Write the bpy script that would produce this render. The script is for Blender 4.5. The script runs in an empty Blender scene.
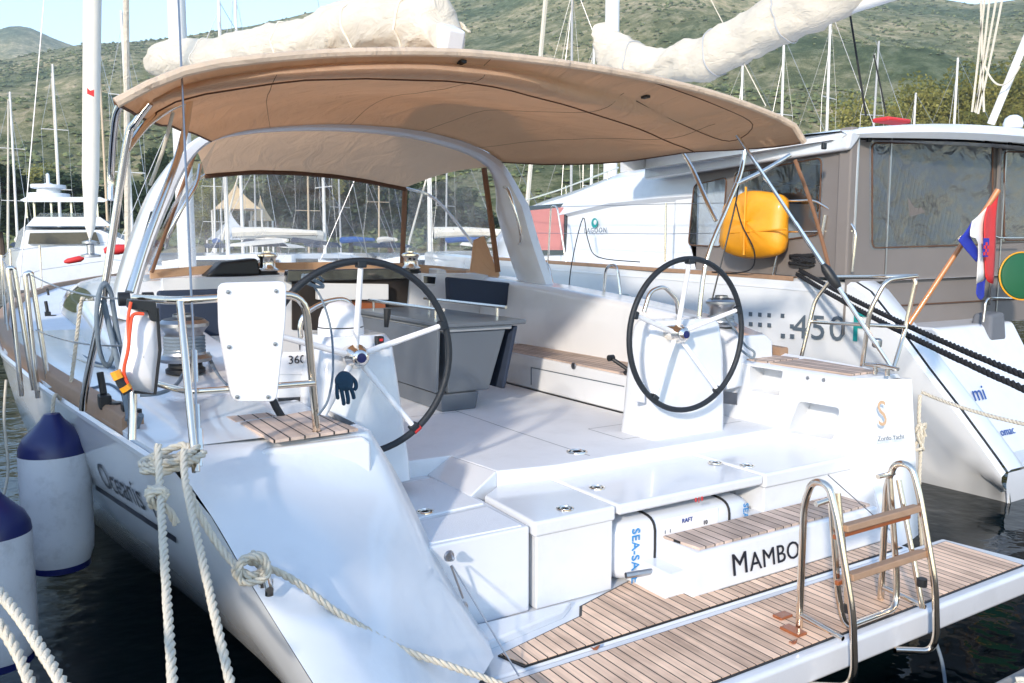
import bpy, bmesh, math, random
from mathutils import Vector, Matrix, noise
random.seed(7)
PI = math.pi
S = bpy.context.scene
COL = S.collection
# ------------------------------------------------------------------ camera
FPX = 830.0
YAW = math.radians(31.9); PITCH = math.atan(91/FPX)
CAM = Vector((-2.492, -3.625, 2.10))
FW = Vector((math.sin(YAW)*math.cos(PITCH), math.cos(YAW)*math.cos(PITCH), -math.sin(PITCH)))
RT = Vector((math.cos(YAW), -math.sin(YAW), 0)); UP = RT.cross(FW)
cd = bpy.data.cameras.new('camera'); cam = bpy.data.objects.new('camera', cd); COL.objects.link(cam)
cd.sensor_width = 36; cd.lens = FPX/1024*36; cd.clip_end = 6000; cd.clip_start = .05
m = Matrix((RT, UP, -FW)).transposed().to_4x4(); m.translation = CAM; cam.matrix_world = m
S.camera = cam
# ------------------------------------------------------------------ light
SUN_EL = math.radians(21); TR = Vector((.79, .61, 0)).normalized()       # the way the sunlight travels
w = bpy.data.worlds.new('World'); S.world = w; w.use_nodes = True
wn = w.node_tree.nodes; wl = w.node_tree.links; wn.clear()
sky = wn.new('ShaderNodeTexSky'); sky.sky_type = 'NISHITA'; sky.sun_disc = False
sky.sun_elevation = SUN_EL; sky.sun_rotation = math.atan2(-TR.x, -TR.y) % (2*PI)
sky.air_density = 1.0; sky.dust_density = 0.1; sky.ozone_density = 1.4
bg = wn.new('ShaderNodeBackground'); bg.inputs['Strength'].default_value = .15
wo = wn.new('ShaderNodeOutputWorld'); wl.new(sky.outputs[0], bg.inputs[0]); wl.new(bg.outputs[0], wo.inputs[0])
sd = bpy.data.lights.new('sun', 'SUN'); sd.energy = 2.0; sd.angle = math.radians(3); sd.color = (1, .88, .74)
so = bpy.data.objects.new('sun', sd); COL.objects.link(so)
sv = Vector((TR.x*math.cos(SUN_EL), TR.y*math.cos(SUN_EL), -math.sin(SUN_EL)))
so.rotation_euler = sv.to_track_quat('-Z', 'Y').to_euler(); so.location = (-20, -20, 20)
S.view_settings.view_transform = 'Standard'; S.view_settings.look = 'None'
S.view_settings.exposure = 1.55; S.view_settings.gamma = 1

# ------------------------------------------------------------------ measuring: a pixel of the photo on a real plane
def ray(x, y): return FW*FPX + RT*(x-512) + UP*(341.5-y)
def at(x, y, X=None, Y=None, Z=None, dx=0):
    r = ray(x, y)
    t = (X-CAM.x)/r.x if X is not None else (Y-CAM.y)/r.y if Y is not None else (Z-CAM.z)/r.z
    return CAM + r*t
def atp(x, y, P, N):
    r = ray(x, y); return CAM + r*((Vector(P)-CAM).dot(N)/r.dot(N))
def atd(x, y, d):                       # at a given horizontal distance
    r = ray(x, y); return CAM + r*(d/math.hypot(r.x, r.y))
V = Vector
# ------------------------------------------------------------------ mesh building
class MB:
    def __init__(s): s.v = []; s.f = []
    def add(s, vs, fs):
        o = len(s.v); s.v += [tuple(p) for p in vs]; s.f += [tuple(i+o for i in f) for f in fs]; return s
    def box(s, a, b):
        (x0, y0, z0), (x1, y1, z1) = a, b
        return s.add([(x0,y0,z0),(x1,y0,z0),(x1,y1,z0),(x0,y1,z0),(x0,y0,z1),(x1,y0,z1),(x1,y1,z1),(x0,y1,z1)],
                     [(0,3,2,1),(4,5,6,7),(0,1,5,4),(1,2,6,5),(2,3,7,6),(3,0,4,7)])
    def obox(s, c, d, M=None):
        M = M or Matrix.Identity(3); c = V(c); hx, hy, hz = d[0]/2, d[1]/2, d[2]/2
        vs = [c + M @ V((x*hx, y*hy, z*hz)) for x, y, z in ((-1,-1,-1),(1,-1,-1),(1,1,-1),(-1,1,-1),(-1,-1,1),(1,-1,1),(1,1,1),(-1,1,1))]
        return s.add(vs, [(0,3,2,1),(4,5,6,7),(0,1,5,4),(1,2,6,5),(2,3,7,6),(3,0,4,7)])
    def hexa(s, b, t):                  # bottom four, top four corners
        return s.add(list(b)+list(t), [(0,3,2,1),(4,5,6,7),(0,1,5,4),(1,2,6,5),(2,3,7,6),(3,0,4,7)])
    def prism(s, pts, vec):
        n = len(pts); pts = [V(p) for p in pts]; vec = V(vec)
        return s.add(pts+[p+vec for p in pts], [tuple(range(n))[::-1], tuple(range(n, 2*n))]+[(i, (i+1) % n, n+(i+1) % n, n+i) for i in range(n)])
    def grid(s, rows, closed=False):
        n = len(rows[0]); vs = [p for r in rows for p in r]; fs = []
        for i in range(len(rows)-1):
            for j in range(n if closed else n-1):
                k = (j+1) % n; fs.append((i*n+j, i*n+k, (i+1)*n+k, (i+1)*n+j))
        return s.add(vs, fs)
    def tube(s, pts, r, n=8, closed=False, caps=True):
        pts = [V(p) for p in pts]; m_ = len(pts)
        if m_ < 2: return s
        rs = r if isinstance(r, (list, tuple)) else [r]*m_
        rows = []; up = None
        for i, p in enumerate(pts):
            if closed: t = pts[(i+1) % m_]-pts[i-1]
            else: t = pts[min(i+1, m_-1)]-pts[max(i-1, 0)]
            if t.length < 1e-9: t = V((0,0,1))
            t.normalize()
            if up is None:
                up = V((0,0,1)) if abs(t.z) < .9 else V((1,0,0))
            up = up - t*up.dot(t)
            if up.length < 1e-6: up = t.orthogonal()
            up.normalize(); q = t.cross(up)
            rows.append([p+(up*math.cos(a)+q*math.sin(a))*rs[i] for a in (2*PI*k/n for k in range(n))])
        o = len(s.v); s.grid(rows, True)
        if closed:
            a = o+(m_-1)*n; s.f += [(a+k, a+(k+1) % n, o+(k+1) % n, o+k) for k in range(n)]
        elif caps:
            s.f.append(tuple(o+k for k in range(n))[::-1]); s.f.append(tuple(o+(m_-1)*n+k for k in range(n)))
        return s
    def lathe(s, prof, c, M=None, n=24):
        M = M or Matrix.Identity(3); c = V(c)
        rows = [[c+M @ V((r*math.cos(2*PI*k/n), r*math.sin(2*PI*k/n), z)) for k in range(n)] for r, z in prof]
        o = len(s.v); s.grid(rows, True)
        if prof[0][0] > 1e-5: s.f.append(tuple(o+k for k in range(n))[::-1])
        if prof[-1][0] > 1e-5: s.f.append(tuple(o+(len(prof)-1)*n+k for k in range(n)))
        return s
    def rope(s, pts, r, pitch=None, seg=5):           # three twisted strands
        pts = resample(pts, r*.9); pitch = pitch or r*7
        rs = r*.52
        L = 0; acc = [0]
        for i in range(1, len(pts)): L += (pts[i]-pts[i-1]).length; acc.append(L)
        up = None; fr = []
        for i, p in enumerate(pts):
            t = (pts[min(i+1, len(pts)-1)]-pts[max(i-1, 0)]).normalized()
            if up is None: up = t.orthogonal()
            up = (up-t*up.dot(t)).normalized(); fr.append((up.copy(), t.cross(up)))
        for k in range(3):
            q = []
            for i, p in enumerate(pts):
                a = 2*PI*(acc[i]/pitch+k/3); u, v_ = fr[i]
                q.append(p+(u*math.cos(a)+v_*math.sin(a))*r*.52)
            s.tube(q, rs, seg)
        return s
    def build(s, name, mat, parent=None, smooth=True, bevel=0, ang=38, seg=2):
        me = bpy.data.meshes.new(name); me.from_pydata(s.v, [], s.f)
        bm = bmesh.new(); bm.from_mesh(me)
        bmesh.ops.remove_doubles(bm, verts=bm.verts, dist=1e-5)
        bmesh.ops.recalc_face_normals(bm, faces=bm.faces)
        if smooth:
            lim = math.radians(ang)
            for f in bm.faces: f.smooth = True
            for e in bm.edges:
                if len(e.link_faces) == 2 and e.calc_face_angle(0) > lim: e.smooth = False
        bm.to_mesh(me); bm.free()
        if mat: me.materials.append(mat)
        o = bpy.data.objects.new(name, me); COL.objects.link(o)
        if parent: put(o, parent)
        if bevel:
            b = o.modifiers.new('bevel', 'BEVEL'); b.width = bevel; b.segments = seg; b.limit_method = 'ANGLE'; b.angle_limit = math.radians(35); b.harden_normals = True
        return o
def put(o, parent):
    o.parent = parent
    L = V((0,0,0)); q = parent
    if parent.type == 'EMPTY': L = parent.location
    o.matrix_parent_inverse = Matrix.Translation(-L)
def thing(name, label, cat, loc=(0,0,0), group=None):
    o = bpy.data.objects.new(name, None); COL.objects.link(o); o.location = loc; o.empty_display_size = .2
    return tag(o, label, cat, group)
def tag(o, label, cat, group=None, kind=None):
    o['label'] = label; o['category'] = cat
    if group: o['group'] = group
    if kind: o['kind'] = kind
    return o
def struct(o, kind='structure', label=None, cat=None):
    o['kind'] = kind
    if label: o['label'] = label
    if cat: o['category'] = cat
    return o
def crom(pts, k=8, closed=False):
    pts = [V(p) for p in pts]; n = len(pts); out = []
    for i in range(n if closed else n-1):
        if closed: p0, p1, p2, p3 = pts[i-1], pts[i], pts[(i+1) % n], pts[(i+2) % n]
        else: p0, p1, p2, p3 = pts[max(i-1, 0)], pts[i], pts[i+1], pts[min(i+2, n-1)]
        for j in range(k):
            t = j/k; out.append(.5*((2*p1)+(p2-p0)*t+(2*p0-5*p1+4*p2-p3)*t*t+(3*p1-p0-3*p2+p3)*t**3))
    if not closed: out.append(pts[-1])
    return out
def resample(pts, d):
    pts = [V(p) for p in pts]; out = [pts[0]]; acc = 0
    for a, b in zip(pts, pts[1:]):
        L = (b-a).length
        if L < 1e-9: continue
        t = d-acc
        while t <= L: out.append(a+(b-a)*(t/L)); t += d
        acc = L-(t-d)
    if (out[-1]-pts[-1]).length > d*.3: out.append(pts[-1])
    return out
def fillet(pts, r, k=5):
    pts = [V(p) for p in pts]; out = [pts[0]]
    for i in range(1, len(pts)-1):
        a, b, c = pts[i-1], pts[i], pts[i+1]
        u = (a-b); v_ = (c-b); rr = min(r, u.length*.49, v_.length*.49)
        p = b+u.normalized()*rr; q = b+v_.normalized()*rr
        for j in range(k+1):
            t = j/k; out.append(p*(1-t)**2+b*2*t*(1-t)+q*t*t)
    out.append(pts[-1]); return out
def sag(a, b, s, n=16):
    a = V(a); b = V(b); return [a+(b-a)*(i/n)-V((0,0,s*4*(i/n)*(1-i/n))) for i in range(n+1)]
def text(name, body, org, right, up, size, mat, parent, ex=.0015, bold=0, shear=0, space=1, font_w=1, off=.002, align='LEFT'):
    cu = bpy.data.curves.new(name, 'FONT'); cu.body = body; cu.size = size; cu.extrude = ex; cu.offset = bold; cu.shear = shear; cu.space_character = space; cu.align_x = align
    cu.resolution_u = 3
    t = bpy.data.objects.new(name+'_tmp', cu); COL.objects.link(t)
    dg = bpy.context.evaluated_depsgraph_get(); me = bpy.data.meshes.new_from_object(t.evaluated_get(dg)); bpy.data.objects.remove(t)
    R = V(right).normalized(); U = V(up); U = (U-R*U.dot(R)).normalized(); N = R.cross(U)
    M = Matrix((R*font_w, U, N)).transposed().to_4x4(); M.translation = V(org)+N*off
    me.transform(M); me.name = name
    me.materials.clear(); me.materials.append(mat)
    o = bpy.data.objects.new(name, me); COL.objects.link(o)
    if parent: put(o, parent)
    return o
# ------------------------------------------------------------------ materials
def newmat(name):
    m_ = bpy.data.materials.new(name); m_.use_nodes = True; nt = m_.node_tree; return m_, nt, nt.nodes['Principled BSDF']
def col(c): return (*c, 1) if len(c) == 3 else c
def pbr(name, c, rough=.5, metal=0, coat=0, var=.06, scale=3, bump=0, bscale=40, spec=.5, trans=0, sheen=0, grime=0):
    m_, nt, p = newmat(name); N, L = nt.nodes, nt.links
    tc = N.new('ShaderNodeTexCoord')
    n1 = N.new('ShaderNodeTexNoise'); n1.inputs['Scale'].default_value = scale; n1.inputs['Detail'].default_value = 6; n1.inputs['Roughness'].default_value = .65
    L.new(tc.outputs['Object'], n1.inputs['Vector'])
    mx = N.new('ShaderNodeMix'); mx.data_type = 'RGBA'
    mx.inputs[6].default_value = col([x*(1-var) for x in c]); mx.inputs[7].default_value = col([min(1, x*(1+var)) for x in c])
    L.new(n1.outputs[0], mx.inputs[0]); out = mx.outputs[2]
    if grime:
        n2 = N.new('ShaderNodeTexNoise'); n2.inputs['Scale'].default_value = scale*2.3; n2.inputs['Detail'].default_value = 9; n2.inputs['Roughness'].default_value = .7
        L.new(tc.outputs['Object'], n2.inputs['Vector'])
        rp = N.new('ShaderNodeValToRGB'); rp.color_ramp.elements[0].position = .50; rp.color_ramp.elements[1].position = .72
        rp.color_ramp.elements[1].color = (grime, grime, grime, 1); L.new(n2.outputs[0], rp.inputs[0])
        m2 = N.new('ShaderNodeMix'); m2.data_type = 'RGBA'; L.new(rp.outputs[0], m2.inputs[0]); L.new(out, m2.inputs[6]); m2.inputs[7].default_value = col([x*.55+.04 for x in c])
        out = m2.outputs[2]
    L.new(out, p.inputs['Base Color'])
    mr = N.new('ShaderNodeMapRange'); mr.inputs[3].default_value = max(0, rough-.06); mr.inputs[4].default_value = min(1, rough+.08); L.new(n1.outputs[0], mr.inputs[0]); L.new(mr.outputs[0], p.inputs['Roughness'])
    p.inputs['Metallic'].default_value = metal; p.inputs['Coat Weight'].default_value = coat; p.inputs['Coat Roughness'].default_value = .08
    p.inputs['Specular IOR Level'].default_value = spec; p.inputs['Transmission Weight'].default_value = trans; p.inputs['Sheen Weight'].default_value = sheen
    if bump:
        n3 = N.new('ShaderNodeTexNoise'); n3.inputs['Scale'].default_value = bscale; n3.inputs['Detail'].default_value = 4; L.new(tc.outputs['Object'], n3.inputs['Vector'])
        b = N.new('ShaderNodeBump'); b.inputs['Strength'].default_value = bump; b.inputs['Distance'].default_value = .01; L.new(n3.outputs[0], b.inputs['Height']); L.new(b.outputs[0], p.inputs['Normal'])
    return m_
M = {}
M['gel'] = pbr('gelcoat', (.71,.73,.76), .22, coat=.5, var=.05, grime=.2, scale=1.4)
M['hullpaint'] = pbr('hull_gelcoat', (.72,.74,.76), .16, coat=.6, var=.03, grime=.08, scale=.8)
M['deck'] = pbr('nonskid_deck', (.76,.78,.81), .6, var=.05, bump=.35, bscale=200, grime=.2, scale=1.7)
M['steel'] = pbr('polished_stainless_steel', (.82,.76,.68), .14, metal=1, var=.05, scale=9, grime=.10)  # slight warm tint puts the reflected sunset into the base colour
M['steelwarm'] = pbr('sunset_tinted_steel', (.88,.76,.62), .13, metal=1, var=.06, scale=9, grime=.12)  # same steel, with golden reflected sunlight put into the colour
M['tent'] = pbr('tent_cloth', (.72,.52,.30), .8)
M['dsteel'] = pbr('dull_steel', (.42,.42,.43), .35, metal=1, var=.1, scale=30)
M['alu'] = pbr('painted_mast', (.78,.75,.70), .35, var=.05, scale=4)
M['black'] = pbr('black_rubber', (.012,.013,.015), .45, var=.2, scale=20)
M['leather'] = pbr('stitched_wheel_leather', (.010,.014,.020), .55, var=.2, scale=30, bump=.3, bscale=120)
M['navy'] = pbr('navy_canvas', (.018,.030,.058), .8, var=.15, scale=8, bump=.2, bscale=200)
M['navyplastic'] = pbr('navy_plastic', (.006,.012,.10), .35, var=.1, coat=.2)
M['fender'] = pbr('fender_vinyl', (.70,.72,.76), .42, var=.08, grime=.55, scale=5, coat=.1)
M['grey'] = pbr('grey_table_gelcoat', (.11,.13,.155), .35, var=.05, coat=.2, scale=3)
M['greytop'] = pbr('grey_table_top', (.30,.32,.34), .16, var=.06, coat=.5, scale=6)
M['teakrail'] = pbr('weathered_teak', (.34,.21,.13), .6, var=.25, scale=14, bump=.15, bscale=60)
M['varnish'] = pbr('varnished_wood', (.30,.09,.03), .3, var=.25, scale=12, coat=.4)
M['staff'] = pbr('oiled_wood_staff', (.50,.20,.07), .35, var=.15, scale=14, coat=.3)
M['orange'] = pbr('orange_cord', (.85,.09,.03), .6, var=.1)
M['red'] = pbr('red_fabric', (.62,.03,.03), .6, var=.15)
M['yellow'] = pbr('yellow_cover', (.80,.33,.012), .5, var=.08, scale=6, bump=.3, bscale=12, coat=.1)
M['green'] = pbr('green_cover', (.004,.085,.028), .5, var=.1)
M['ropew'] = pbr('white_rope', (.66,.60,.49), .85, var=.18, scale=60, bump=.5, bscale=300)
M['ropeg'] = pbr('grey_line', (.16,.20,.24), .85, var=.25, scale=60, bump=.4, bscale=300)
M['ropeb'] = pbr('black_rope', (.012,.012,.014), .8, var=.3, scale=80, bump=.4, bscale=300)
M['mastgrey'] = pbr('grey_mast', (.42,.42,.42), .35)
M['mastgold'] = pbr('weathered_mast', (.55,.42,.28), .4)
M['canvasw'] = pbr('cream_sail_cover', (.76,.70,.60), .8, var=.05, scale=2.5, bump=.4, bscale=9, sheen=.1)
M['screen'] = pbr('dark_glass', (.012,.014,.018), .06, coat=.8, var=.05)
M['interior'] = pbr('companionway_shade', (.025,.02,.018), .8)  # near-black colour stands for the shade inside the cabin
M['letterblack'] = pbr('black_lettering', (.008,.01,.02), .35)
M['letternavy'] = pbr('blue_lettering', (.01,.05,.25), .35)
M['lettercyan'] = pbr('light_blue_lettering', (.03,.24,.55), .4)
M['lettergrey'] = pbr('grey_lettering', (.10,.13,.16), .4)
M['letterteal'] = pbr('teal_lettering', (.01,.28,.27), .4)
M['lettergold'] = pbr('pale_gold_lettering', (.55,.36,.22), .3)
M['raft'] = pbr('liferaft_shell', (.70,.73,.78), .35, var=.03, coat=.2)
M['curtain'] = pbr('pink_curtain', (.55,.22,.20), .7, var=.05)
M['enc'] = pbr('taupe_cockpit_canvas', (.20,.175,.16), .8, var=.1, scale=2, bump=.3, bscale=6)
M['board'] = pbr('white_plastic_board', (.80,.79,.80), .4, var=.02, grime=.12, scale=4)
M['glove'] = pbr('navy_knitted_glove', (.012,.045,.085), .9, var=.3, scale=50, bump=.6, bscale=180)
M['concrete'] = pbr('quay_concrete', (.30,.28,.25), .85, var=.25, scale=4, bump=.5, bscale=30)
M['plankwood'] = pbr('quay_planks', (.22,.18,.14), .8, var=.3, scale=5, bump=.5, bscale=30)
M['flagblue'] = pbr('blue_flag_cloth', (.015,.03,.32), .75); M['flagwhite'] = pbr('white_flag_cloth', (.78,.74,.70), .75)
M['boot'] = pbr('teal_antifouling', (.008,.035,.045), .6, var=.3)

def fabric(name, c, trans=.35, c2=None, wr=5):
    m_, nt, p = newmat(name); N, L = nt.nodes, nt.links
    tc = N.new('ShaderNodeTexCoord'); n1 = N.new('ShaderNodeTexNoise'); n1.inputs['Scale'].default_value = 1.3; n1.inputs['Detail'].default_value = 5
    L.new(tc.outputs['Object'], n1.inputs['Vector'])
    mx = N.new('ShaderNodeMix'); mx.data_type = 'RGBA'; mx.inputs[6].default_value = col([x*.86 for x in c]); mx.inputs[7].default_value = col(c2 or [x*1.1 for x in c]); L.new(n1.outputs[0], mx.inputs[0])
    L.new(mx.outputs[2], p.inputs['Base Color']); p.inputs['Roughness'].default_value = .85
    tr = N.new('ShaderNodeBsdfTranslucent'); L.new(mx.outputs[2], tr.inputs[0])
    ms = N.new('ShaderNodeMixShader'); ms.inputs[0].default_value = trans; L.new(p.outputs[0], ms.inputs[1]); L.new(tr.outputs[0], ms.inputs[2])
    L.new(ms.outputs[0], N['Material Output'].inputs[0])
    mp = N.new('ShaderNodeMapping'); mp.inputs['Scale'].default_value = (1, .35, 1); mp.inputs['Rotation'].default_value = (0, 0, .5); L.new(tc.outputs['Object'], mp.inputs[0])
    n2 = N.new('ShaderNodeTexNoise'); n2.inputs['Scale'].default_value = wr; n2.inputs['Detail'].default_value = 5; n2.inputs['Distortion'].default_value = 1.2; L.new(mp.outputs[0], n2.inputs['Vector'])
    b = N.new('ShaderNodeBump'); b.inputs['Strength'].default_value = .8; b.inputs['Distance'].default_value = .04; L.new(n2.outputs[0], b.inputs['Height'])
    L.new(b.outputs[0], p.inputs['Normal']); L.new(b.outputs[0], tr.inputs['Normal'])
    return m_
M['tan'] = fabric('tan_canvas', (.76,.53,.35), .55)
M['tanhood'] = fabric('tan_hood_canvas', (.72,.46,.28), .4)
M['rim'] = fabric('skylit_canvas_rim', (.78,.62,.47), .3)  # paler than the canopy: sky light on the outer edge, as colour
M['tandark'] = fabric('brown_canvas', (.26,.13,.07), .15)
M['tanedge'] = fabric('canvas_binding', (.12,.06,.035), .05)
M['sail'] = fabric('sail_cloth', (.80,.72,.60), .22, wr=8)

def vinyl(name, tint=(.93,.95,.96), haze=.20, rough=.08, wr=3.0, bd=.02, dc=(.78,.80,.82), hs=7):
    m_, nt, p = newmat(name); N, L = nt.nodes, nt.links; N.remove(p)
    tr = N.new('ShaderNodeBsdfTransparent'); tr.inputs[0].default_value = col(tint)
    gl = N.new('ShaderNodeBsdfGlossy'); gl.inputs[0].default_value = (.9,.9,.9,1); gl.inputs[1].default_value = rough
    df = N.new('ShaderNodeBsdfDiffuse'); df.inputs[0].default_value = col(dc)
    tc = N.new('ShaderNodeTexCoord'); n = N.new('ShaderNodeTexNoise'); n.inputs['Scale'].default_value = wr; n.inputs['Detail'].default_value = 3; n.inputs['Distortion'].default_value = .8; L.new(tc.outputs['Object'], n.inputs['Vector'])
    b = N.new('ShaderNodeBump'); b.inputs['Strength'].default_value = .25; b.inputs['Distance'].default_value = bd; L.new(n.outputs[0], b.inputs['Height']); L.new(b.outputs[0], gl.inputs['Normal'])
    n2 = N.new('ShaderNodeTexNoise'); n2.inputs['Scale'].default_value = hs; n2.inputs['Detail'].default_value = 5; n2.inputs['Distortion'].default_value = .6; L.new(tc.outputs['Object'], n2.inputs['Vector'])
    mr = N.new('ShaderNodeMapRange'); mr.inputs[1].default_value = .35; mr.inputs[2].default_value = .75; mr.inputs[3].default_value = haze*.5; mr.inputs[4].default_value = haze*2; L.new(n2.outputs[0], mr.inputs[0])
    a = N.new('ShaderNodeMixShader'); L.new(mr.outputs[0], a.inputs[0]); L.new(tr.outputs[0], a.inputs[1]); L.new(df.outputs[0], a.inputs[2])
    lw = N.new('ShaderNodeLayerWeight'); lw.inputs[0].default_value = .5; pw = N.new('ShaderNodeMath'); pw.operation = 'POWER'; pw.inputs[1].default_value = 4; L.new(lw.outputs['Facing'], pw.inputs[0]); fr = N.new('ShaderNodeMath'); fr.operation = 'MULTIPLY_ADD'; fr.inputs[1].default_value = .55; fr.inputs[2].default_value = .07; L.new(pw.outputs[0], fr.inputs[0])
    c_ = N.new('ShaderNodeMixShader'); L.new(fr.outputs[0], c_.inputs[0]); L.new(a.outputs[0], c_.inputs[1]); L.new(gl.outputs[0], c_.inputs[2])
    L.new(c_.outputs[0], N['Material Output'].inputs[0]); return m_
M['vinyl'] = vinyl('clear_vinyl_window')
M['vinylblue'] = vinyl('smoky_vinyl_window', (.78,.83,.88), .04, .05, 3.5, .14, (.42,.47,.54), 2.5)

def teak(name, pitch=.048, axis=0, c=(.80,.545,.385), off=0.0):
    m_, nt, p = newmat(name); N, L = nt.nodes, nt.links
    tc = N.new('ShaderNodeTexCoord'); sp = N.new('ShaderNodeSeparateXYZ'); L.new(tc.outputs['Object'], sp.inputs[0])
    a = N.new('ShaderNodeMath'); a.operation = 'MULTIPLY_ADD'; a.inputs[1].default_value = 1/pitch; a.inputs[2].default_value = 100+off; L.new(sp.outputs[axis], a.inputs[0])
    fr = N.new('ShaderNodeMath'); fr.operation = 'FRACT'; L.new(a.outputs[0], fr.inputs[0])
    fl = N.new('ShaderNodeMath'); fl.operation = 'FLOOR'; L.new(a.outputs[0], fl.inputs[0])
    lt = N.new('ShaderNodeMath'); lt.operation = 'LESS_THAN'; lt.inputs[1].default_value = .11; L.new(fr.outputs[0], lt.inputs[0])
    wn_ = N.new('ShaderNodeTexWhiteNoise'); wn_.noise_dimensions = '1D'; L.new(fl.outputs[0], wn_.inputs['W'])
    mp = N.new('ShaderNodeMapping'); mp.inputs['Scale'].default_value = (60, 3, 60) if axis == 0 else (3, 60, 60); L.new(tc.outputs['Object'], mp.inputs[0])
    ng = N.new('ShaderNodeTexNoise'); ng.inputs['Scale'].default_value = 1.0; ng.inputs['Detail'].default_value = 6; L.new(mp.outputs[0], ng.inputs['Vector'])
    ad = N.new('ShaderNodeMath'); ad.operation = 'MULTIPLY_ADD'; ad.inputs[1].default_value = .55; L.new(wn_.outputs[0], ad.inputs[0]); L.new(ng.outputs[0], ad.inputs[2])
    rp = N.new('ShaderNodeValToRGB'); e = rp.color_ramp.elements; e[0].position = .3; e[0].color = col([x*.62 for x in c]); e[1].position = 1.0; e[1].color = col([min(1, x*1.28) for x in c]); L.new(ad.outputs[0], rp.inputs[0])
    nb = N.new('ShaderNodeTexNoise'); nb.inputs['Scale'].default_value = 5; nb.inputs['Detail'].default_value = 6; L.new(tc.outputs['Object'], nb.inputs['Vector'])
    rb = N.new('ShaderNodeValToRGB'); rb.color_ramp.elements[0].position = .35; rb.color_ramp.elements[0].color = (.75,.74,.73,1); rb.color_ramp.elements[1].position = .6; L.new(nb.outputs[0], rb.inputs[0])
    mm = N.new('ShaderNodeMix'); mm.data_type = 'RGBA'; mm.blend_type = 'MULTIPLY'; mm.inputs[0].default_value = 1; L.new(rp.outputs[0], mm.inputs[6]); L.new(rb.outputs[0], mm.inputs[7])
    mx = N.new('ShaderNodeMix'); mx.data_type = 'RGBA'; L.new(lt.outputs[0], mx.inputs[0]); L.new(mm.outputs[2], mx.inputs[6]); mx.inputs[7].default_value = (.012,.011,.012,1)
    L.new(mx.outputs[2], p.inputs['Base Color']); p.inputs['Roughness'].default_value = .7
    b = N.new('ShaderNodeBump'); b.inputs['Strength'].default_value = .6; b.inputs['Distance'].default_value = .002; iv = N.new('ShaderNodeMath'); iv.operation = 'SUBTRACT'; iv.inputs[0].default_value = 1; L.new(lt.outputs[0], iv.inputs[1]); L.new(iv.outputs[0], b.inputs['Height']); L.new(b.outputs[0], p.inputs['Normal'])
    return m_
M['teak'] = teak('teak_planking')
M['teakpad'] = teak('grey_teak_pad', .062, 0, (.56,.43,.35))

def watermat():
    m_, nt, p = newmat('harbour_water'); N, L = nt.nodes, nt.links
    p.inputs['Base Color'].default_value = (.001,.006,.008,1); p.inputs['Specular IOR Level'].default_value = .22; p.inputs['Roughness'].default_value = .04; p.inputs['IOR'].default_value = 1.33
    tc = N.new('ShaderNodeTexCoord'); n1 = N.new('ShaderNodeTexNoise'); n1.inputs['Scale'].default_value = 1.6; n1.inputs['Detail'].default_value = 3; L.new(tc.outputs['Object'], n1.inputs['Vector'])
    n2 = N.new('ShaderNodeTexNoise'); n2.inputs['Scale'].default_value = 7; n2.inputs['Detail'].default_value = 2; L.new(tc.outputs['Object'], n2.inputs['Vector'])
    a = N.new('ShaderNodeMath'); a.operation = 'MULTIPLY_ADD'; a.inputs[1].default_value = .25; L.new(n2.outputs[0], a.inputs[0]); L.new(n1.outputs[0], a.inputs[2])
    b = N.new('ShaderNodeBump'); b.inputs['Strength'].default_value = .2; b.inputs['Distance'].default_value = .10; L.new(a.outputs[0], b.inputs['Height']); L.new(b.outputs[0], p.inputs['Normal'])
    return m_
M['water'] = watermat()
def hillmat(name, tint=(1,1,1)):
    m_, nt, p = newmat(name); N, L = nt.nodes, nt.links
    tc = N.new('ShaderNodeTexCoord')
    def ns(sc, d=8, r=.6):
        n = N.new('ShaderNodeTexNoise'); n.inputs['Scale'].default_value = sc; n.inputs['Detail'].default_value = d; n.inputs['Roughness'].default_value = r; L.new(tc.outputs['Object'], n.inputs['Vector']); return n
    big = ns(.009, 5); mid = ns(.09, 10, .8)
    r1 = N.new('ShaderNodeValToRGB'); e = r1.color_ramp.elements
    e[0].position = .30; e[0].color = (.11,.13,.06,1); e[1].position = .60; e[1].color = (.62,.55,.38,1)
    k = e.new(.46); k.color = (.24,.26,.12,1); k = e.new(.53); k.color = (.42,.40,.23,1)
    L.new(mid.outputs[0], r1.inputs[0])
    r2 = N.new('ShaderNodeValToRGB'); r2.color_ramp.elements[0].position = .38; r2.color_ramp.elements[0].color = (.36,.46,.36,1); r2.color_ramp.elements[1].position = .6; r2.color_ramp.elements[1].color = (1.1,1.0,.92,1); L.new(big.outputs[0], r2.inputs[0])
    mm = N.new('ShaderNodeMix'); mm.data_type = 'RGBA'; mm.blend_type = 'MULTIPLY'; mm.inputs[0].default_value = 1; L.new(r1.outputs[0], mm.inputs[6]); L.new(r2.outputs[0], mm.inputs[7])
    L.new(mm.outputs[2], p.inputs['Base Color']); p.inputs['Roughness'].default_value = .95; p.inputs['Specular IOR Level'].default_value = .1
    b = N.new('ShaderNodeBump'); b.inputs['Strength'].default_value = 1; b.inputs['Distance'].default_value = 5; L.new(mid.outputs[0], b.inputs['Height']); L.new(b.outputs[0], p.inputs['Normal'])
    return m_
M['hill'] = hillmat('scrubby_hillside')
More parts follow.
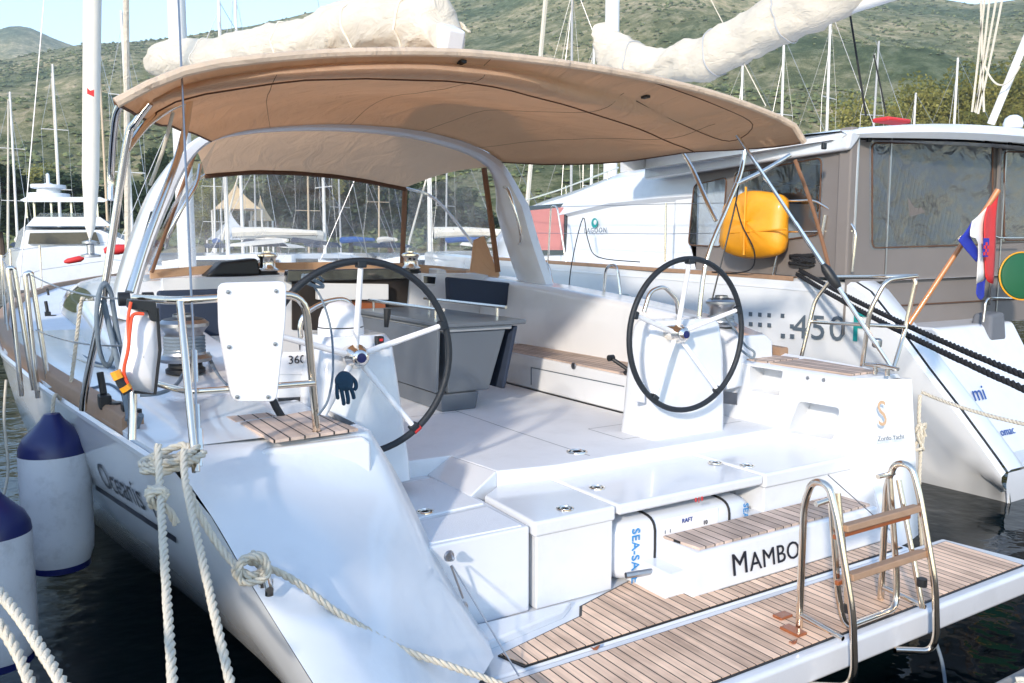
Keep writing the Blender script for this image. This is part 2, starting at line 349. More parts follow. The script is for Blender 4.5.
def leafmat(name, a, b, tr=.25):
    m_, nt, p = newmat(name); N, L = nt.nodes, nt.links
    tc = N.new('ShaderNodeTexCoord'); n = N.new('ShaderNodeTexNoise'); n.inputs['Scale'].default_value = .6; n.inputs['Detail'].default_value = 6; L.new(tc.outputs['Object'], n.inputs['Vector'])
    mx = N.new('ShaderNodeMix'); mx.data_type = 'RGBA'; mx.inputs[6].default_value = col(a); mx.inputs[7].default_value = col(b)
    r = N.new('ShaderNodeMapRange'); r.inputs[1].default_value = .35; r.inputs[2].default_value = .65; L.new(n.outputs[0], r.inputs[0]); L.new(r.outputs[0], mx.inputs[0]); L.new(mx.outputs[2], p.inputs['Base Color']); p.inputs['Roughness'].default_value = .8; p.inputs['Specular IOR Level'].default_value = .2
    t = N.new('ShaderNodeBsdfTranslucent'); L.new(mx.outputs[2], t.inputs[0]); ms = N.new('ShaderNodeMixShader'); ms.inputs[0].default_value = tr; L.new(p.outputs[0], ms.inputs[1]); L.new(t.outputs[0], ms.inputs[2]); L.new(ms.outputs[0], N['Material Output'].inputs[0])
    return m_
M['pine'] = leafmat('sunlit_pine_foliage', (.16,.17,.045), (.34,.31,.09))  # yellow sunlight is put into the leaf colour
M['dark'] = leafmat('dark_evergreen_foliage', (.03,.055,.028), (.075,.10,.045))
M['scrub'] = leafmat('scrub_foliage', (.08,.105,.045), (.20,.22,.09), .1)
M['bark'] = pbr('bark', (.10,.07,.05), .9, var=.3)
# ================================================================== WATER, HILLS, QUAY
mb = MB(); R0 = 4000
mb.add([(-R0,-R0,0),(R0,-R0,0),(R0,R0,0),(-R0,R0,0)], [(0,1,2,3)])
struct(mb.build('water', M['water'], smooth=False))
mb = MB(); mb.box((-40,-14,-.8), (30,-2.17,.60)); q = struct(mb.build('quay', M['concrete'], bevel=.02))

def profile(pts, x):
    if x <= pts[0][0]: return pts[0][1]
    for (a, b), (c, d) in zip(pts, pts[1:]):
        if x <= c: return b+(d-b)*(x-a)/(c-a)
    return pts[-1][1]
def terrain(name, prof, r0, r1, x0, x1, seed, mat, nx=190, nr=64, amp=.16, pw=1.15):
    rows = []
    for j in range(nr+1):
        t = j/nr; row = []
        for i in range(nx+1):
            x = x0+(x1-x0)*i/nx; y = profile(prof, x)
            az = YAW+math.atan((x-512)/FPX)
            el = (250-y)/math.hypot(FPX, x-512)
            r = r0+(r1*1.12-r0)*t; tt = min(1, t*1.12)
            zr = el*r1
            h = zr*tt**pw if t < 1/1.12 else zr*(1-(t*1.12-1)*.8)
            px_, py_ = CAM.x+r*math.sin(az), CAM.y+r*math.cos(az)
            n = noise.fractal(V((px_*.006+seed, py_*.006, seed)), 1.0, 2.1, 6)
            n2 = noise.ridged_multi_fractal(V((px_*.004+seed, py_*.004, seed)), 1.0, 2.2, 4, 1.0, 2.0)-1.1
            h += (n*.7-n2*.35)*zr*amp*min(1, tt*3)*(1-.82*max(0, tt-.35)/.65)
            row.append((px_, py_, h+.8 if j else -2))
        rows.append(row)
    mb = MB().grid(rows); return struct(mb.build(name, mat, ang=180)), rows
P1 = [(-700,60),(-300,75),(0,62),(60,52),(97,44),(160,40),(205,37),(260,30),(330,12),(400,2),(455,-5),(600,-34),(700,-34),(800,-14),(860,-3),(890,2),(930,5),(960,9),(985,5),(1024,-2),(1300,-30),(1800,20)]
hill_o, hrows = terrain('hills', P1, 150, 820, -750, 1800, 3.1, M['hill'])
P2_ = [(-500,70),(-200,40),(-60,26),(0,25),(30,17),(45,19),(70,31),(97,42),(140,62),(230,110),(300,160)]
terrain('mountain', P2_, 820, 1500, -520, 320, 9.4, M['hill'], 80, 30, .10)
# scrub on the slopes: many shrubs nobody could count
def scrub():
    rnd = random.Random(4); mb = MB()
    nr = len(hrows); nx = len(hrows[0])
    ico = [(0,0,1),(.9,0,.35),(.28,.85,.35),(-.73,.53,.35),(-.73,-.53,.35),(.28,-.85,.35),(.9,.3,-.3),(0,1,-.3),(-.95,.1,-.3),(-.2,-1,-.3),(.7,-.7,-.3)]
    fs = [(0,1,2),(0,2,3),(0,3,4),(0,4,5),(0,5,1),(1,6,2),(2,6,7),(2,7,3),(3,7,8),(3,8,4),(4,8,9),(4,9,5),(5,9,10),(5,10,1),(1,10,6)]
    cnt = 0
    while cnt < 26000:
        i = rnd.uniform(0, nx-1.01); j = rnd.uniform(1, nr*.9)
        a, b = int(i), int(j)
        if b >= nr-1: continue
        u, v_ = i-a, j-b
        p = V(hrows[b][a])*(1-u)*(1-v_)+V(hrows[b][a+1])*u*(1-v_)+V(hrows[b+1][a])*(1-u)*v_+V(hrows[b+1][a+1])*u*v_
        d = noise.noise(V((p.x*.012, p.y*.012, 5)))+.5*noise.noise(V((p.x*.05, p.y*.05, 2)))
        if d < rnd.uniform(-.5, .55)-(.5 if b < 16 else 0): continue
        sz = rnd.uniform(.5, 1.5)*(1.3 if b < 16 else 1)*(.7+b/nr*.8)
        ry = rnd.uniform(0, 6.28); c, s_ = math.cos(ry), math.sin(ry); kz = rnd.uniform(.5, .9)
        mb.add([(p.x+(x*c-y*s_)*sz*rnd.uniform(.7,1.2), p.y+(x*s_+y*c)*sz*rnd.uniform(.7,1.2), p.z+.3*sz+z*sz*kz*rnd.uniform(.8,1.2)) for x, y, z in ico], fs)
        cnt += 1
    o = MB.build(mb, 'scrub', M['scrub'], smooth=False); struct(o, 'stuff', 'low green scrub scattered over the dry hillside', 'scrub')
scrub()
# trees: trunk, limbs and a crown of small leaf clumps
def tree_meshes(seed, h, wd, shape, leaf, n):
    rnd = random.Random(seed); tb = MB(); cb = MB()
    tb.tube([(0,0,-.5),(.1*rnd.random(),0,h*.35),(.2*rnd.random(),.1,h*.8)], [h*.028,h*.02,h*.006], 7)
    cl = []
    for k in range(30):
        a = rnd.uniform(0, 2*PI); t = rnd.random()
        if shape == 'cone': rr = wd*(1-t)*.9+.15*wd; z = h*(.18+.8*t)
        else: rr = wd*math.sqrt(max(.05, 1-(2*t-1)**2))*rnd.uniform(.55, 1); z = h*(.35+.6*t)
        p = V((rr*math.cos(a)*.8, rr*math.sin(a)*.8, z)); cl.append((p, wd*rnd.uniform(.22, .42)))
        if k % 3 == 0: tb.tube([(0,0,z*.7), p], [h*.008, h*.003], 5)
    for k in range(n):
        p, r = rnd.choice(cl)
        d = V((rnd.gauss(0,1), rnd.gauss(0,1), rnd.gauss(0,.75))).normalized()*r*rnd.random()**.35
        c = p+d; s_ = leaf*rnd.uniform(.6, 1.4)
        u = V((rnd.gauss(0,1), rnd.gauss(0,1), rnd.gauss(0,.5))).normalized()*s_; v_ = u.orthogonal().normalized()*s_*.7
        cb.add([c-u, c-v_*.8, c+u, c+v_], [(0,1,2,3)])
    return tb, cb
tree_cache = {}
def tree(name, label, kind, x, dist, h, wd, group, gz=1.0, sx=1):
    if kind not in tree_cache:
        if kind == 'pine': tb, cb = tree_meshes(11, 10, 4.6, 'round', .12, 17000); mt = M['pine']
        elif kind == 'dark': tb, cb = tree_meshes(23, 10, 4.0, 'round', .26, 6000); mt = M['dark']
        else: tb, cb = tree_meshes(31, 10, 2.2, 'cone', .22, 4000); mt = M['dark']
        a = tb.build('trunk', M['bark']); b = cb.build('crown', mt, smooth=False)
        tree_cache[kind] = (a.data, b.data); bpy.data.objects.remove(a); bpy.data.objects.remove(b)
    p = atd(x, 250, dist); t = thing(name, label, 'tree', (p.x, p.y, gz), group)
    t.scale = (wd, wd, h); t.rotation_euler = (0, 0, x*1.7)
    for nm, me in zip(('trunk', 'crown'), tree_cache[kind]):
        o = bpy.data.objects.new(nm, me); COL.objects.link(o); o.parent = t
# a low shore in front of the hills
rows = []
for j, (r, z) in enumerate(((95,-1.5),(96,1.1),(118,1.3),(160,1.6),(175,3))):
    rows.append([(CAM.x+r*math.sin(a), CAM.y+r*math.cos(a), z) for a in (YAW+math.radians(d) for d in range(-60, 61, 3))])
struct(MB().grid(rows).build('shore', M['concrete'], ang=60))
rnd = random.Random(12)
# wood low on the left and behind the masts
side = ['far left', 'left', 'centre left', 'middle', 'centre right', 'right']
TL = ['slim dark tree cut by the far left edge','dark bushy tree near the left edge','lighter green tree behind the left motor yacht radar','dark bushy tree behind the motor yacht hardtop','slim dark tree behind the thick furled jib','dark tree between furled jib and bimini poles','lighter green tree left of the cream tents','dark tree behind the large cream tent','slim dark tree right of the small cream tent','dark bushy tree behind the port wheel top','lighter green tree right of the port wheel top','dark tree left of the brown sprayhood post','slim dark tree in the sprayhood side window','dark tree behind the right arch leg']
for i, x in enumerate((-30, 8, 42, 78, 118, 155, 212, 246, 283, 318, 352, 392, 436, 470)):
    k = ('cypress','dark','pine','dark')[i % 4]  # the pine kind brings its sunlit leaf colour to some trees
    tree('evergreen_tree', TL[i], k, x+rnd.uniform(-6, 6), 126+rnd.uniform(-12, 22), rnd.uniform(1.0, 1.5), rnd.uniform(1.2, 1.7), 'evergreens along the far shore')
for i, (x, yt) in enumerate(((862,88),(893,84),(925,78),(955,74),(985,70),(1012,74),(1040,78),(910,96),(970,88))):
    d = 150+i*3; h = (240-yt)/FPX*d*.92/10
    tree('pine_tree', ('sunlit yellow green pine, %s' % ['leftmost above the hardtop','second from the left above the hardtop','just left of the rope bundle','tallest one behind the rope bundle','just right of the rope bundle','behind the leaning pole','cut by the right edge','low one in front on the left','low one in front of the tallest'][i]), 'pine', x, d, h, h*.85, 'sunlit pines on the right')
# the pale air between here and the hills
mh = bpy.data.materials.new('hazy_air'); mh.use_nodes = True; nt = mh.node_tree; nt.nodes.clear()
pv = nt.nodes.new('ShaderNodeVolumePrincipled'); pv.inputs['Color'].default_value = (.86,.92,1,1); pv.inputs['Density'].default_value = .00032; pv.inputs['Anisotropy'].default_value = .3
ou = nt.nodes.new('ShaderNodeOutputMaterial'); nt.links.new(pv.outputs[0], ou.inputs['Volume'])
hz = MB().box((-1900,-1900,-45), (2300,2300,420)).build('haze', mh, smooth=False); struct(hz, 'stuff', 'thin pale haze over the harbour and hills', 'haze')
# ================================================================== THE SAILING YACHT
Y_ = thing('sailing_yacht', 'white sailing yacht with tan bimini, twin black wheels and open teak swim platform, lettered MAMBO', 'sailing yacht', (0,2,0))
def sheer_p(y):       # port sheer
    T = [(-1.65,-1.66,.60),(-1.37,-1.75,.80),(-.95,-1.83,1.0),(-.7,-1.90,1.18),(-.35,-2.00,1.34),(.4,-2.12,1.36),(1.5,-2.29,1.385),(3,-2.46,1.42),(4.5,-2.50,1.45),(6,-2.46,1.48),(8,-2.24,1.52),(10,-1.80,1.57),(11.5,-1.12,1.62),(12.4,-.55,1.66)]
    for a, b in zip(T, T[1:]):
        if y <= b[0]:
            t = max(0, (y-a[0])/(b[0]-a[0])); return V((a[1]+(b[1]-a[1])*t, y, a[2]+(b[2]-a[2])*t))
    return V((T[-1][1], y, T[-1][2]))
def cx(y): return .13-.055*y
def sheer_s(y):
    p = sheer_p(y); x = 2*cx(y)-p.x
    if y < 2: x = x*max(0, y+.6)/2.6+2.22*(1-max(0, y+.6)/2.6)
    return V((x, y, max(p.z, 1.30) if y < 0 else p.z))
WL = [(-1.65,-1.1),(.27,-1.36),(1.46,-1.57),(2.78,-1.88),(6,-2.02),(8,-1.75),(10,-1.15),(11.5,-.62),(12.4,-.53)]
def wlx(y): return profile(WL, y)
ys = [-1.65,-1.37,-1.15,-.95,-.7,-.5,-.35,0,.4,.9,1.5,2.2,3,4,5,6,7,8,9,10,10.8,11.5,12,12.4]
def station(y, side=-1):
    s_ = sheer_p(y); z0 = s_.z; wx = wlx(y); r = []
    for k in range(9):
        t = k/8
        if t < .75:
            u = t/.75; z = z0*(1-u); x = s_.x+(wx-s_.x)*(u**1.9)*.999
        else:
            u = (t-.75)/.25; z = -.45*u; x = wx+(cx(y)-wx)*.6*u*u
        if side > 0: x = sheer_s(y).x-(x-s_.x)
        r.append(V((x, y, z)))
    return r
mb = MB(); mb.grid([station(y) for y in ys]); mb.build('hull', M['hullpaint'], Y_, ang=60)
mb = MB(); mb.grid([station(y, 1) for y in ys[5:]]); mb.build('hull', M['hullpaint'], Y_, ang=60)
# a navy cove line on the port flank and the lettering
def flank(px_, py_):   # point on the port flank under a pixel
    best = None
    r = ray(px_, py_).normalized(); t = 1.5
    prev = None
    while t < 14:
        p = CAM+r*t
        if -1.6 < p.y < 12:
            st = station(p.y)
            zz = [q.z for q in st]
            if zz[-1] < p.z < zz[0]:
                for a, b in zip(st, st[1:]):
                    if b.z <= p.z <= a.z:
                        x = a.x+(b.x-a.x)*(a.z-p.z)/(a.z-b.z+1e-9); break
                if p.x > x: return V((x-.004, p.y, p.z))
        t += .01
    return CAM+r*3
ln = [flank(97+(178-97)*k/14, 487+(540-487)*k/14) for k in range(15)]
mb = MB(); rows = [[p+V((-.002,0,.012)), p+V((-.002,0,-.012))] for p in ln]; mb.grid(rows); mb.build('cove_stripe', M['letterblack'], Y_)
a, b = flank(105, 484), flank(154, 513); c = flank(108, 465)
n_ = (b-a).cross(c-a); 
text('hull_lettering', 'Oceanis 4', a+(c-a).cross(b-a).normalized()*.0, b-a, c-a, .19, M['letterblack'], Y_, ex=.001, off=.03, font_w=1.12)
hl = [o for o in COL.objects if o.name.startswith('hull_lettering')][0]
for v in hl.data.vertices:
    st = station(v.co.y)
    for a_, b_ in zip(st, st[1:]):
        if b_.z <= v.co.z <= a_.z: v.co.x = a_.x+(b_.x-a_.x)*(a_.z-v.co.z)/(a_.z-b_.z+1e-9)-.006-(.003 if 0 else 0); break
# side decks and foredeck
rows = []
for y in ys[6:]:
    a, b = sheer_p(y), sheer_s(y); rows.append([a+(b-a)*t+V((0,0,.05*math.sin(PI*t))) for t in [0,.04,.12,.25,.5,.75,.88,.96,1]])
fr = [r for r in rows if r[0].y >= 3.9]
mb = MB(); mb.grid(fr); mb.build('foredeck', M['deck'], Y_)
for k, (i0, i1) in enumerate(((0, .30),)):
    mb = MB(); R = []
    for y in [-.35,0,.4,.9,1.5,2.2,3,4]:
        a = sheer_p(y); R.append([a, a+V((.03,0,.02)), V((min(-1.62, a.x+.35), y, a.z+.02)), V((-1.45, y, a.z+.02))])
    mb.grid(R); mb.build('side_deck', M['gel'], Y_)
    mb = MB(); R = []
    for y in [-.6,-.35,0,.4,.9,1.5,2.2,3,4]:
        a = sheer_s(y); R.append([a, a-V((.03,0,-.02)), V((2.02 if y > .75 else a.x-.1, y, a.z+.0))])
    mb.grid(R); mb.build('side_deck', M['deck'], Y_)
# teak toe rail
def rail(fn, y0, y1, sgn, nm='toe_rail'):
    mb = MB(); rr = []
    n = 40
    for i in range(n+1):
        y = y0+(y1-y0)*i/n; p = fn(y); rr.append([p+V((0,0,-.02)), p+V((0,0,.05)), p+V((-sgn*.012,0,.062)), p+V((-sgn*.075,0,.062)), p+V((-sgn*.085,0,.05)), p+V((-sgn*.085,0,-.02))])
    mb.grid(rr, True); o = len(mb.v); mb.f.append(tuple(range(6))); mb.f.append(tuple(range(n*6, n*6+6)))
    mb.build(nm, M['teakrail'], Y_, ang=50)
rail(sheer_p, .12, 12.3, -1); rail(sheer_s, .3, 12.3, 1)
mb = MB(); mb.tube([sheer_p(-.35+.5*i/4)+V((-.012,0,-.03)) for i in range(5)]+[sheer_p(.15+12*i/30)+V((-.012,0,-.03)) for i in range(1,31)], .018, 6); mb.build('rubbing_strake', M['gel'], Y_)
# coachroof
mb = MB(); R = []
for y, hw, z in ((3.75,1.52,1.85),(4.4,1.54,1.85),(5.6,1.5,1.84),(7,1.34,1.80),(8.2,1.08,1.76),(9.2,.78,1.70),(9.9,.45,1.60)):
    c = cx(y)-.12; zb = sheer_p(y).z+.02
    R.append([V((c-hw-.16, y, zb)), V((c-hw-.06, y, zb+(z-zb)*.55)), V((c-hw+.06, y, z-.05)), V((c-hw*.8, y, z)), V((c, y, z+.04)), V((c+hw*.8, y, z)), V((c+hw-.06, y, z-.05)), V((c+hw+.16, y, zb))])
mb.grid(R); mb.f.append(tuple(range(8))); mb.f.append(tuple(range(len(R)*8-8, len(R)*8))); mb.build('coachroof', M['gel'], Y_, ang=50)
mb = MB()
def cside(y, t, off=.012):
    for i in range(len(R)-1):
        if R[i][0].y <= y <= R[i+1][0].y:
            u = (y-R[i][0].y)/(R[i+1][0].y-R[i][0].y); a = R[i][0].lerp(R[i+1][0], u); b = R[i][1].lerp(R[i+1][1], u); c = R[i][2].lerp(R[i+1][2], u)
            return (a.lerp(b, t/.55) if t < .55 else b.lerp(c, (t-.55)/.45))+V((-off,0,0))
g = []
for i in range(13):
    y = 3.9+3.6*i/12; e = .30*(1-(2*i/12-1)**4)
    g.append([cside(y, .48-e), cside(y, .48), cside(y, .52+e)])
mb.grid(g); mb.build('cabin_window', M['screen'], Y_)
# cockpit tub: port and starboard coamings
def loft(rows, name, mat, ang=40, caps=True, bevel=.02, closed=True):
    mb = MB().grid(rows, closed); n = len(rows[0])
    if caps: mb.f.append(tuple(range(n))[::-1]); mb.f.append(tuple((len(rows)-1)*n+k for k in range(n)))
    return mb.build(name, mat, Y_, ang=ang, bevel=bevel)
P = lambda y, xo, xi, zt, xo2=None, zb=.9: [V((xo, y, zb)), V((xo, y, zt-.03)), V((xo+.03, y, zt)), V((xi-.03, y, zt)), V((xi, y, zt-.03)), V((xi, y, zb))]
loft([P(-.45,-1.67,-1.20,1.335), P(.02,-1.66,-1.2,1.345), P(.55,-1.66,-1.18,1.345), P(.62,-1.82,-1.2,1.40), P(1.0,-1.88,-1.25,1.46), P(1.6,-1.92,-1.28,1.52), P(2.6,-1.95,-1.3,1.60), P(3.8,-1.95,-1.3,1.70)], 'port_coaming', M['gel'])
# port quarter: from the coaming down to the platform
O_ = [V((-1.98,-.36,1.345)), V((-1.90,-.70,1.185)), V((-1.83,-.95,1.005)), V((-1.75,-1.37,.805)), V((-1.66,-1.65,.60))]
Mi = [V((-1.66,-.405,1.345)), V((-1.58,-.62,1.20)), V((-1.50,-.84,1.03)), V((-1.40,-1.13,.78)), V((-1.33,-1.36,.56))]
I_ = [V((-1.22,-.405,1.345)), V((-1.12,-.44,1.13)), V((-1.08,-.55,.97)), V((-1.0,-.74,.72)), V((-.90,-.93,.50))]
Cc = [V((-1.18,-.38,1.345)), V((-1.05,-.36,1.13)), V((-1.0,-.45,.97)), V((-.93,-.6,.72)), V((-.84,-.78,.50))]
def subd(cur, k=5): return crom(cur, k)
cols = [subd(O_), subd([a.lerp(b, .12)+V((0,-.006,.012)) for a, b in zip(O_, Mi)]), subd([a.lerp(b, .5)+V((0,-.02,.01)) for a, b in zip(O_, Mi)]), subd(Mi), subd([a.lerp(b, .5)+V((0,-.012,.0)) for a, b in zip(Mi, I_)]), subd([a.lerp(b, .9) for a, b in zip(Mi, I_)]), subd(I_), subd(Cc), subd([p+V((0,.9,0)) for p in Cc])]
mb = MB(); mb.grid([[c[0]+V((0,.16,0)) for c in cols]]+[[c[i] for c in cols] for i in range(len(cols[0]))]); mb.build('port_quarter', M['gel'], Y_, ang=55)
# raised plinth under the pads
# teak pads on the port quarter top
mb = MB(); z = 1.36
def slab(mb, pts, z0, z1): mb.prism([(x, y, z0) for x, y in pts], (0,0,z1-z0))
slab(mb, [(q_.x,q_.y) for q_ in (at(240,424,Z=1.365), at(310,412,Z=1.365), at(358,430,Z=1.365), at(273,442,Z=1.365))], z, z+.012); mb.build('teak_pad', M['teakpad'], Y_)
mb = MB(); slab(mb, [(q_.x,q_.y) for q_ in (at(208,410,Z=1.365), at(246,404,Z=1.365), at(275,417,Z=1.365), at(236,423,Z=1.365))], z, z+.012); mb.build('teak_pad', M['teakpad'], Y_)
# cockpit sole
SZ = .95
def zp(x, y, Z): q = at(x, y, Z=Z); return (q.x, q.y)
LZ = .875
SA = [zp(408,461,SZ), zp(451,455.5,SZ), zp(497,471,SZ), zp(556,465,SZ), (1.80,-.03)]
mb = MB(); slab(mb, SA+[(1.80,.62),(1.25,.9),(1.25,3.8),(-1.25,3.8),(-1.25,SA[0][1])], SZ-.14, SZ); mb.build('cockpit_sole', M['deck'], Y_, bevel=.012)
mb = MB()
for a, b in (((.28,.95),(.30,.03)), ((.28,3.5),(.28,.95)), ((-.6,1.6),(.28,1.55)), ((.72,.60),(1.3,.60)), ((.72,.60),(.72,.25)), ((.72,.25),(1.75,.25))):
    a3, b3 = V((a[0], a[1], SZ+.001)), V((b[0], b[1], SZ+.001)); d = (b3-a3).normalized(); n = V((-d.y, d.x, 0))*.003
    mb.add([a3-n, b3-n, b3+n, a3+n], [(0,1,2,3)])
mb.build('sole_seam', M['lettergrey'], Y_, smooth=False)
lA = [zp(484,495,LZ), zp(558,483,LZ), zp(622,507.5,LZ), zp(534.5,522.5,LZ)]
yl = lA[3][1]; xs_ = lA[2][0]
mb = MB(); slab(mb, [(xs_+.012,yl),(1.03,yl),(1.03,.02),(xs_+.012,.02)], LZ-.055, LZ); mb.build('locker_lid', M['gel'], Y_, bevel=.016, seg=3)
mb = MB(); slab(mb, [lA[3],(xs_-.004,yl),(xs_-.004,.06),(min(SA[2][0],xs_-.03),SA[2][1]),lA[0]], LZ-.075, LZ-.001); mb.build('locker_lid', M['gel'], Y_, bevel=.016, seg=3)
mb = MB(); slab(mb, [(lA[3][0]+.02,yl+.015),(xs_-.012,yl+.015),(xs_-.012,0),(lA[0][0]+.02,lA[0][1])], .45, LZ-.07); mb.build('transom_block', M['gel'], Y_, bevel=.008)
mb = MB(); slab(mb, [(1.04,yl),(1.80,yl),(1.80,.0),(1.04,.0)], LZ-.08, LZ+.004); mb.build('locker_lid', M['gel'], Y_, bevel=.016, seg=3)
mb = MB(); slab(mb, [(1.06,yl+.02),(1.80,yl+.02),(1.80,.0),(1.06,.0)], .45, LZ-.07); mb.build('transom_block', M['gel'], Y_, bevel=.008)
PL = LZ-.02
pts = [(-1.05,yl+.02),(lA[3][0]-.012,yl+.02),(lA[0][0]-.012,lA[0][1]),zp(427,475,PL),(-.62,.50),(-1.1,.50)]
mb = MB(); slab(mb, pts, .45, PL); mb.build('transom_block', M['gel'], Y_, bevel=.012)
mb = MB(); slab(mb, [zp(388,486,PL),zp(432,479,PL),zp(484,504,PL),zp(400,523,PL)], PL-.01, PL+.008); mb.build('hatch_lid', M['deck'], Y_, bevel=.004)
mb = MB(); slab(mb, [zp(400,527,PL),zp(487,507.5,PL),zp(522,526,PL),zp(420,546,PL)], PL-.01, PL+.006); mb.build('hatch_lid', M['deck'], Y_, bevel=.004)
rp_ = [(*SA[1],SZ+.001),(*SA[2],SZ+.001),(*zp(470,494,LZ),LZ-.012),(*zp(427,475,PL),PL+.004)]
mb = MB(); mb.add(rp_+[(x,y,z-.15) for x,y,z in rp_], [(0,1,2,3),(4,5,6,7),(0,1,5,4),(1,2,6,5),(2,3,7,6),(3,0,4,7)]); mb.build('sole_ramp', M['gel'], Y_, bevel=.01)
mb = MB(); mb.box((.0,-.12,.45), (1.06,-.04,LZ-.07)); mb.build('locker_back', M['deck'], Y_)
# hatch rings
def ring(x, y, z, r=.05):
    mb = MB(); mb.lathe([(r*.1,.002),(r*.45,.002),(r*.5,.006),(r*.62,.006),(r*.66,.002),(r*.8,.002),(r*.85,.007),(r,.005),(r*1.02,.0)], (x,y,z), n=24); o = mb.build('flush_latch', M['steel'], Y_)
    mb = MB(); mb.lathe([(0.001,.0035),(r*.42,.0035)], (x,y,z), n=16); mb.lathe([(r*.66,.003),(r*.8,.003)], (x,y,z), n=20); mb.build('latch_recess', M['black'], o)
for px_, py_, z in ((577,452,SZ),(597,488,LZ),(565,509,LZ),(715,463,LZ+.003),(425,512,PL+.008),(747,466,LZ+.003)):
    p = at(px_, py_, Z=z); ring(p.x, p.y, z, .06 if z == SZ else .042)
# small red label and dash marks on the lid
a = at(694, 500, Y=-.672); text('lid_marking', '0 | 0', (a.x, -.675, a.z-.01), (1,0,0), (0,0,1), .032, M['red'], Y_)
# starboard quarter
def stn(y, xi, xo, zt, zb): return [V((xi,y,zb)), V((xi,y,zt-.02)), V((xi+.03,y,zt)), V((xo-.04,y,zt)), V((xo,y,zt-.03)), V((xo-.05,y,zb))]
# inner wall with two pockets
wallpts = {}
def wallp(px_, py_, off=0): p = at(px_, py_, X=1.80); return V((1.80+off, p.y, p.z))
def panel_with_holes(outer, holes, depth, name, back=True):
    # outer: 4 pts; holes: list of 4 pts, cut by building bmesh faces
    bm = bmesh.new()
    loops = []
    for lp in [outer]+holes:
        vs = [bm.verts.new(p) for p in lp]; loops.append([bm.edges.new((vs[i], vs[(i+1) % len(vs)])) for i in range(len(vs))])
    bmesh.ops.triangle_fill(bm, use_beauty=True, use_dissolve=True, edges=[e for l in loops for e in l])
    vs = [tuple(v.co) for v in bm.verts]; fs = [tuple(v.index for v in f.verts) for f in (bm.verts.index_update() or bm.faces)]
    bm.free(); mb = MB(); mb.add(vs, fs)
    for h in holes:
        b = [V(p)+V(depth) for p in h]; n = len(h)
        mb.add(list(h)+b, [(i, (i+1) % n, n+(i+1) % n, n+i) for i in range(n)]+([tuple(range(n, 2*n))] if back else []))
    return mb
def rrect(pts, r=.02, k=3):
    out = []; n = len(pts)
    for i in range(n):
        a, b, c = V(pts[i-1]), V(pts[i]), V(pts[(i+1) % n])
        p = b+(a-b).normalized()*r; q = b+(c-b).normalized()*r
        for j in range(k+1):
            t = j/k; out.append(p*(1-t)**2+b*2*t*(1-t)+q*t*t)
    return out
h1 = rrect([wallp(*p) for p in ((750,366),(783,371),(779,396),(749,390))], .015)
h2 = rrect([wallp(*p) for p in ((799,401),(840,408),(833,440),(787,432))], .03)
outer = [V((1.80,-.605,1.33)), V((1.80,.75,1.33)), V((1.80,.75,.80)), V((1.80,-.69,.80))]
panel_with_holes(outer, [h1, h2], (.16,.02,0), 'x').build('inner_coaming_wall', M['gel'], Y_, ang=30)
SO = [V((2.20,-.69,1.33)), V((2.19,-.72,1.12)), V((2.18,-.75,.9)), V((2.17,-.78,.66)), V((2.16,-.81,.40))]
SI = [V((1.80,-.61,1.35)), V((1.80,-.64,1.12)), V((1.80,-.68,.9)), V((1.79,-.76,.66)), V((1.78,-.88,.40))]
cols = [subd([p+V((-.002,.03,0)) for p in SI]), subd([p+V((-.002,.010,0)) for p in SI]), subd([p+V((.014,0,0)) for p in SI]), subd([a.lerp(b, .5)+V((0,-.012,0)) for a, b in zip(SI, SO)]), subd([p+V((-.02,0,0)) for p in SO]), subd([p+V((0,.02,0)) for p in SO]), subd([p+V((.02,.9,0)) for p in SO])]
MB().grid([[p, V((1.797,-.35,p.z))] for p in subd(SI) if p.z < .92]).build('inner_quarter_wall', M['gel'], Y_)
mb = MB(); mb.grid([[c[i] for c in cols] for i in range(len(cols[0]))]); mb.build('starboard_quarter', M['gel'], Y_, ang=50)
loft([stn(-.61,1.797,2.20,1.35,1.325), stn(-.1,1.797,2.26,1.35,1.325), stn(.75,1.797,2.28,1.36,1.325)], 'starboard_coaming', M['gel'])
mb = MB(); slab(mb, [(1.84,-.52),(2.10,-.52),(2.2,.1),(1.84,.1)], 1.352, 1.364); mb.build('teak_pad', M['teakpad'], Y_)
mb = MB(); slab(mb, [(1.84,.14),(2.2,.14),(2.22,.6),(1.84,.6)], 1.352, 1.364); mb.build('teak_pad', M['teakpad'], Y_)
for px_, py_ in ((808,378),(824,380)):
    mb = MB(); p = wallp(px_, py_, -.004); mb.lathe([(.001,.004),(.012,.003),(.013,0)], p, Matrix.Rotation(-PI/2, 3, 'Y'), 12); mb.build('socket', M['dsteel'], Y_)
# gold S emblem and the small dealer line on the starboard transom face
a = V((1.93,-.79,1.02)); 
text('transom_emblem', 'S', at(878,426,Y=-.735), (1,-.2,0), (0,.16,1), .21, M['lettergold'], Y_, ex=.001, off=.001, font_w=.75)
text('transom_lettering', 'Zordo Yacht', at(876,441,Y=-.74), (1,-.2,0), (0,.16,1), .038, M['lettergrey'], Y_, ex=.001, off=.014)
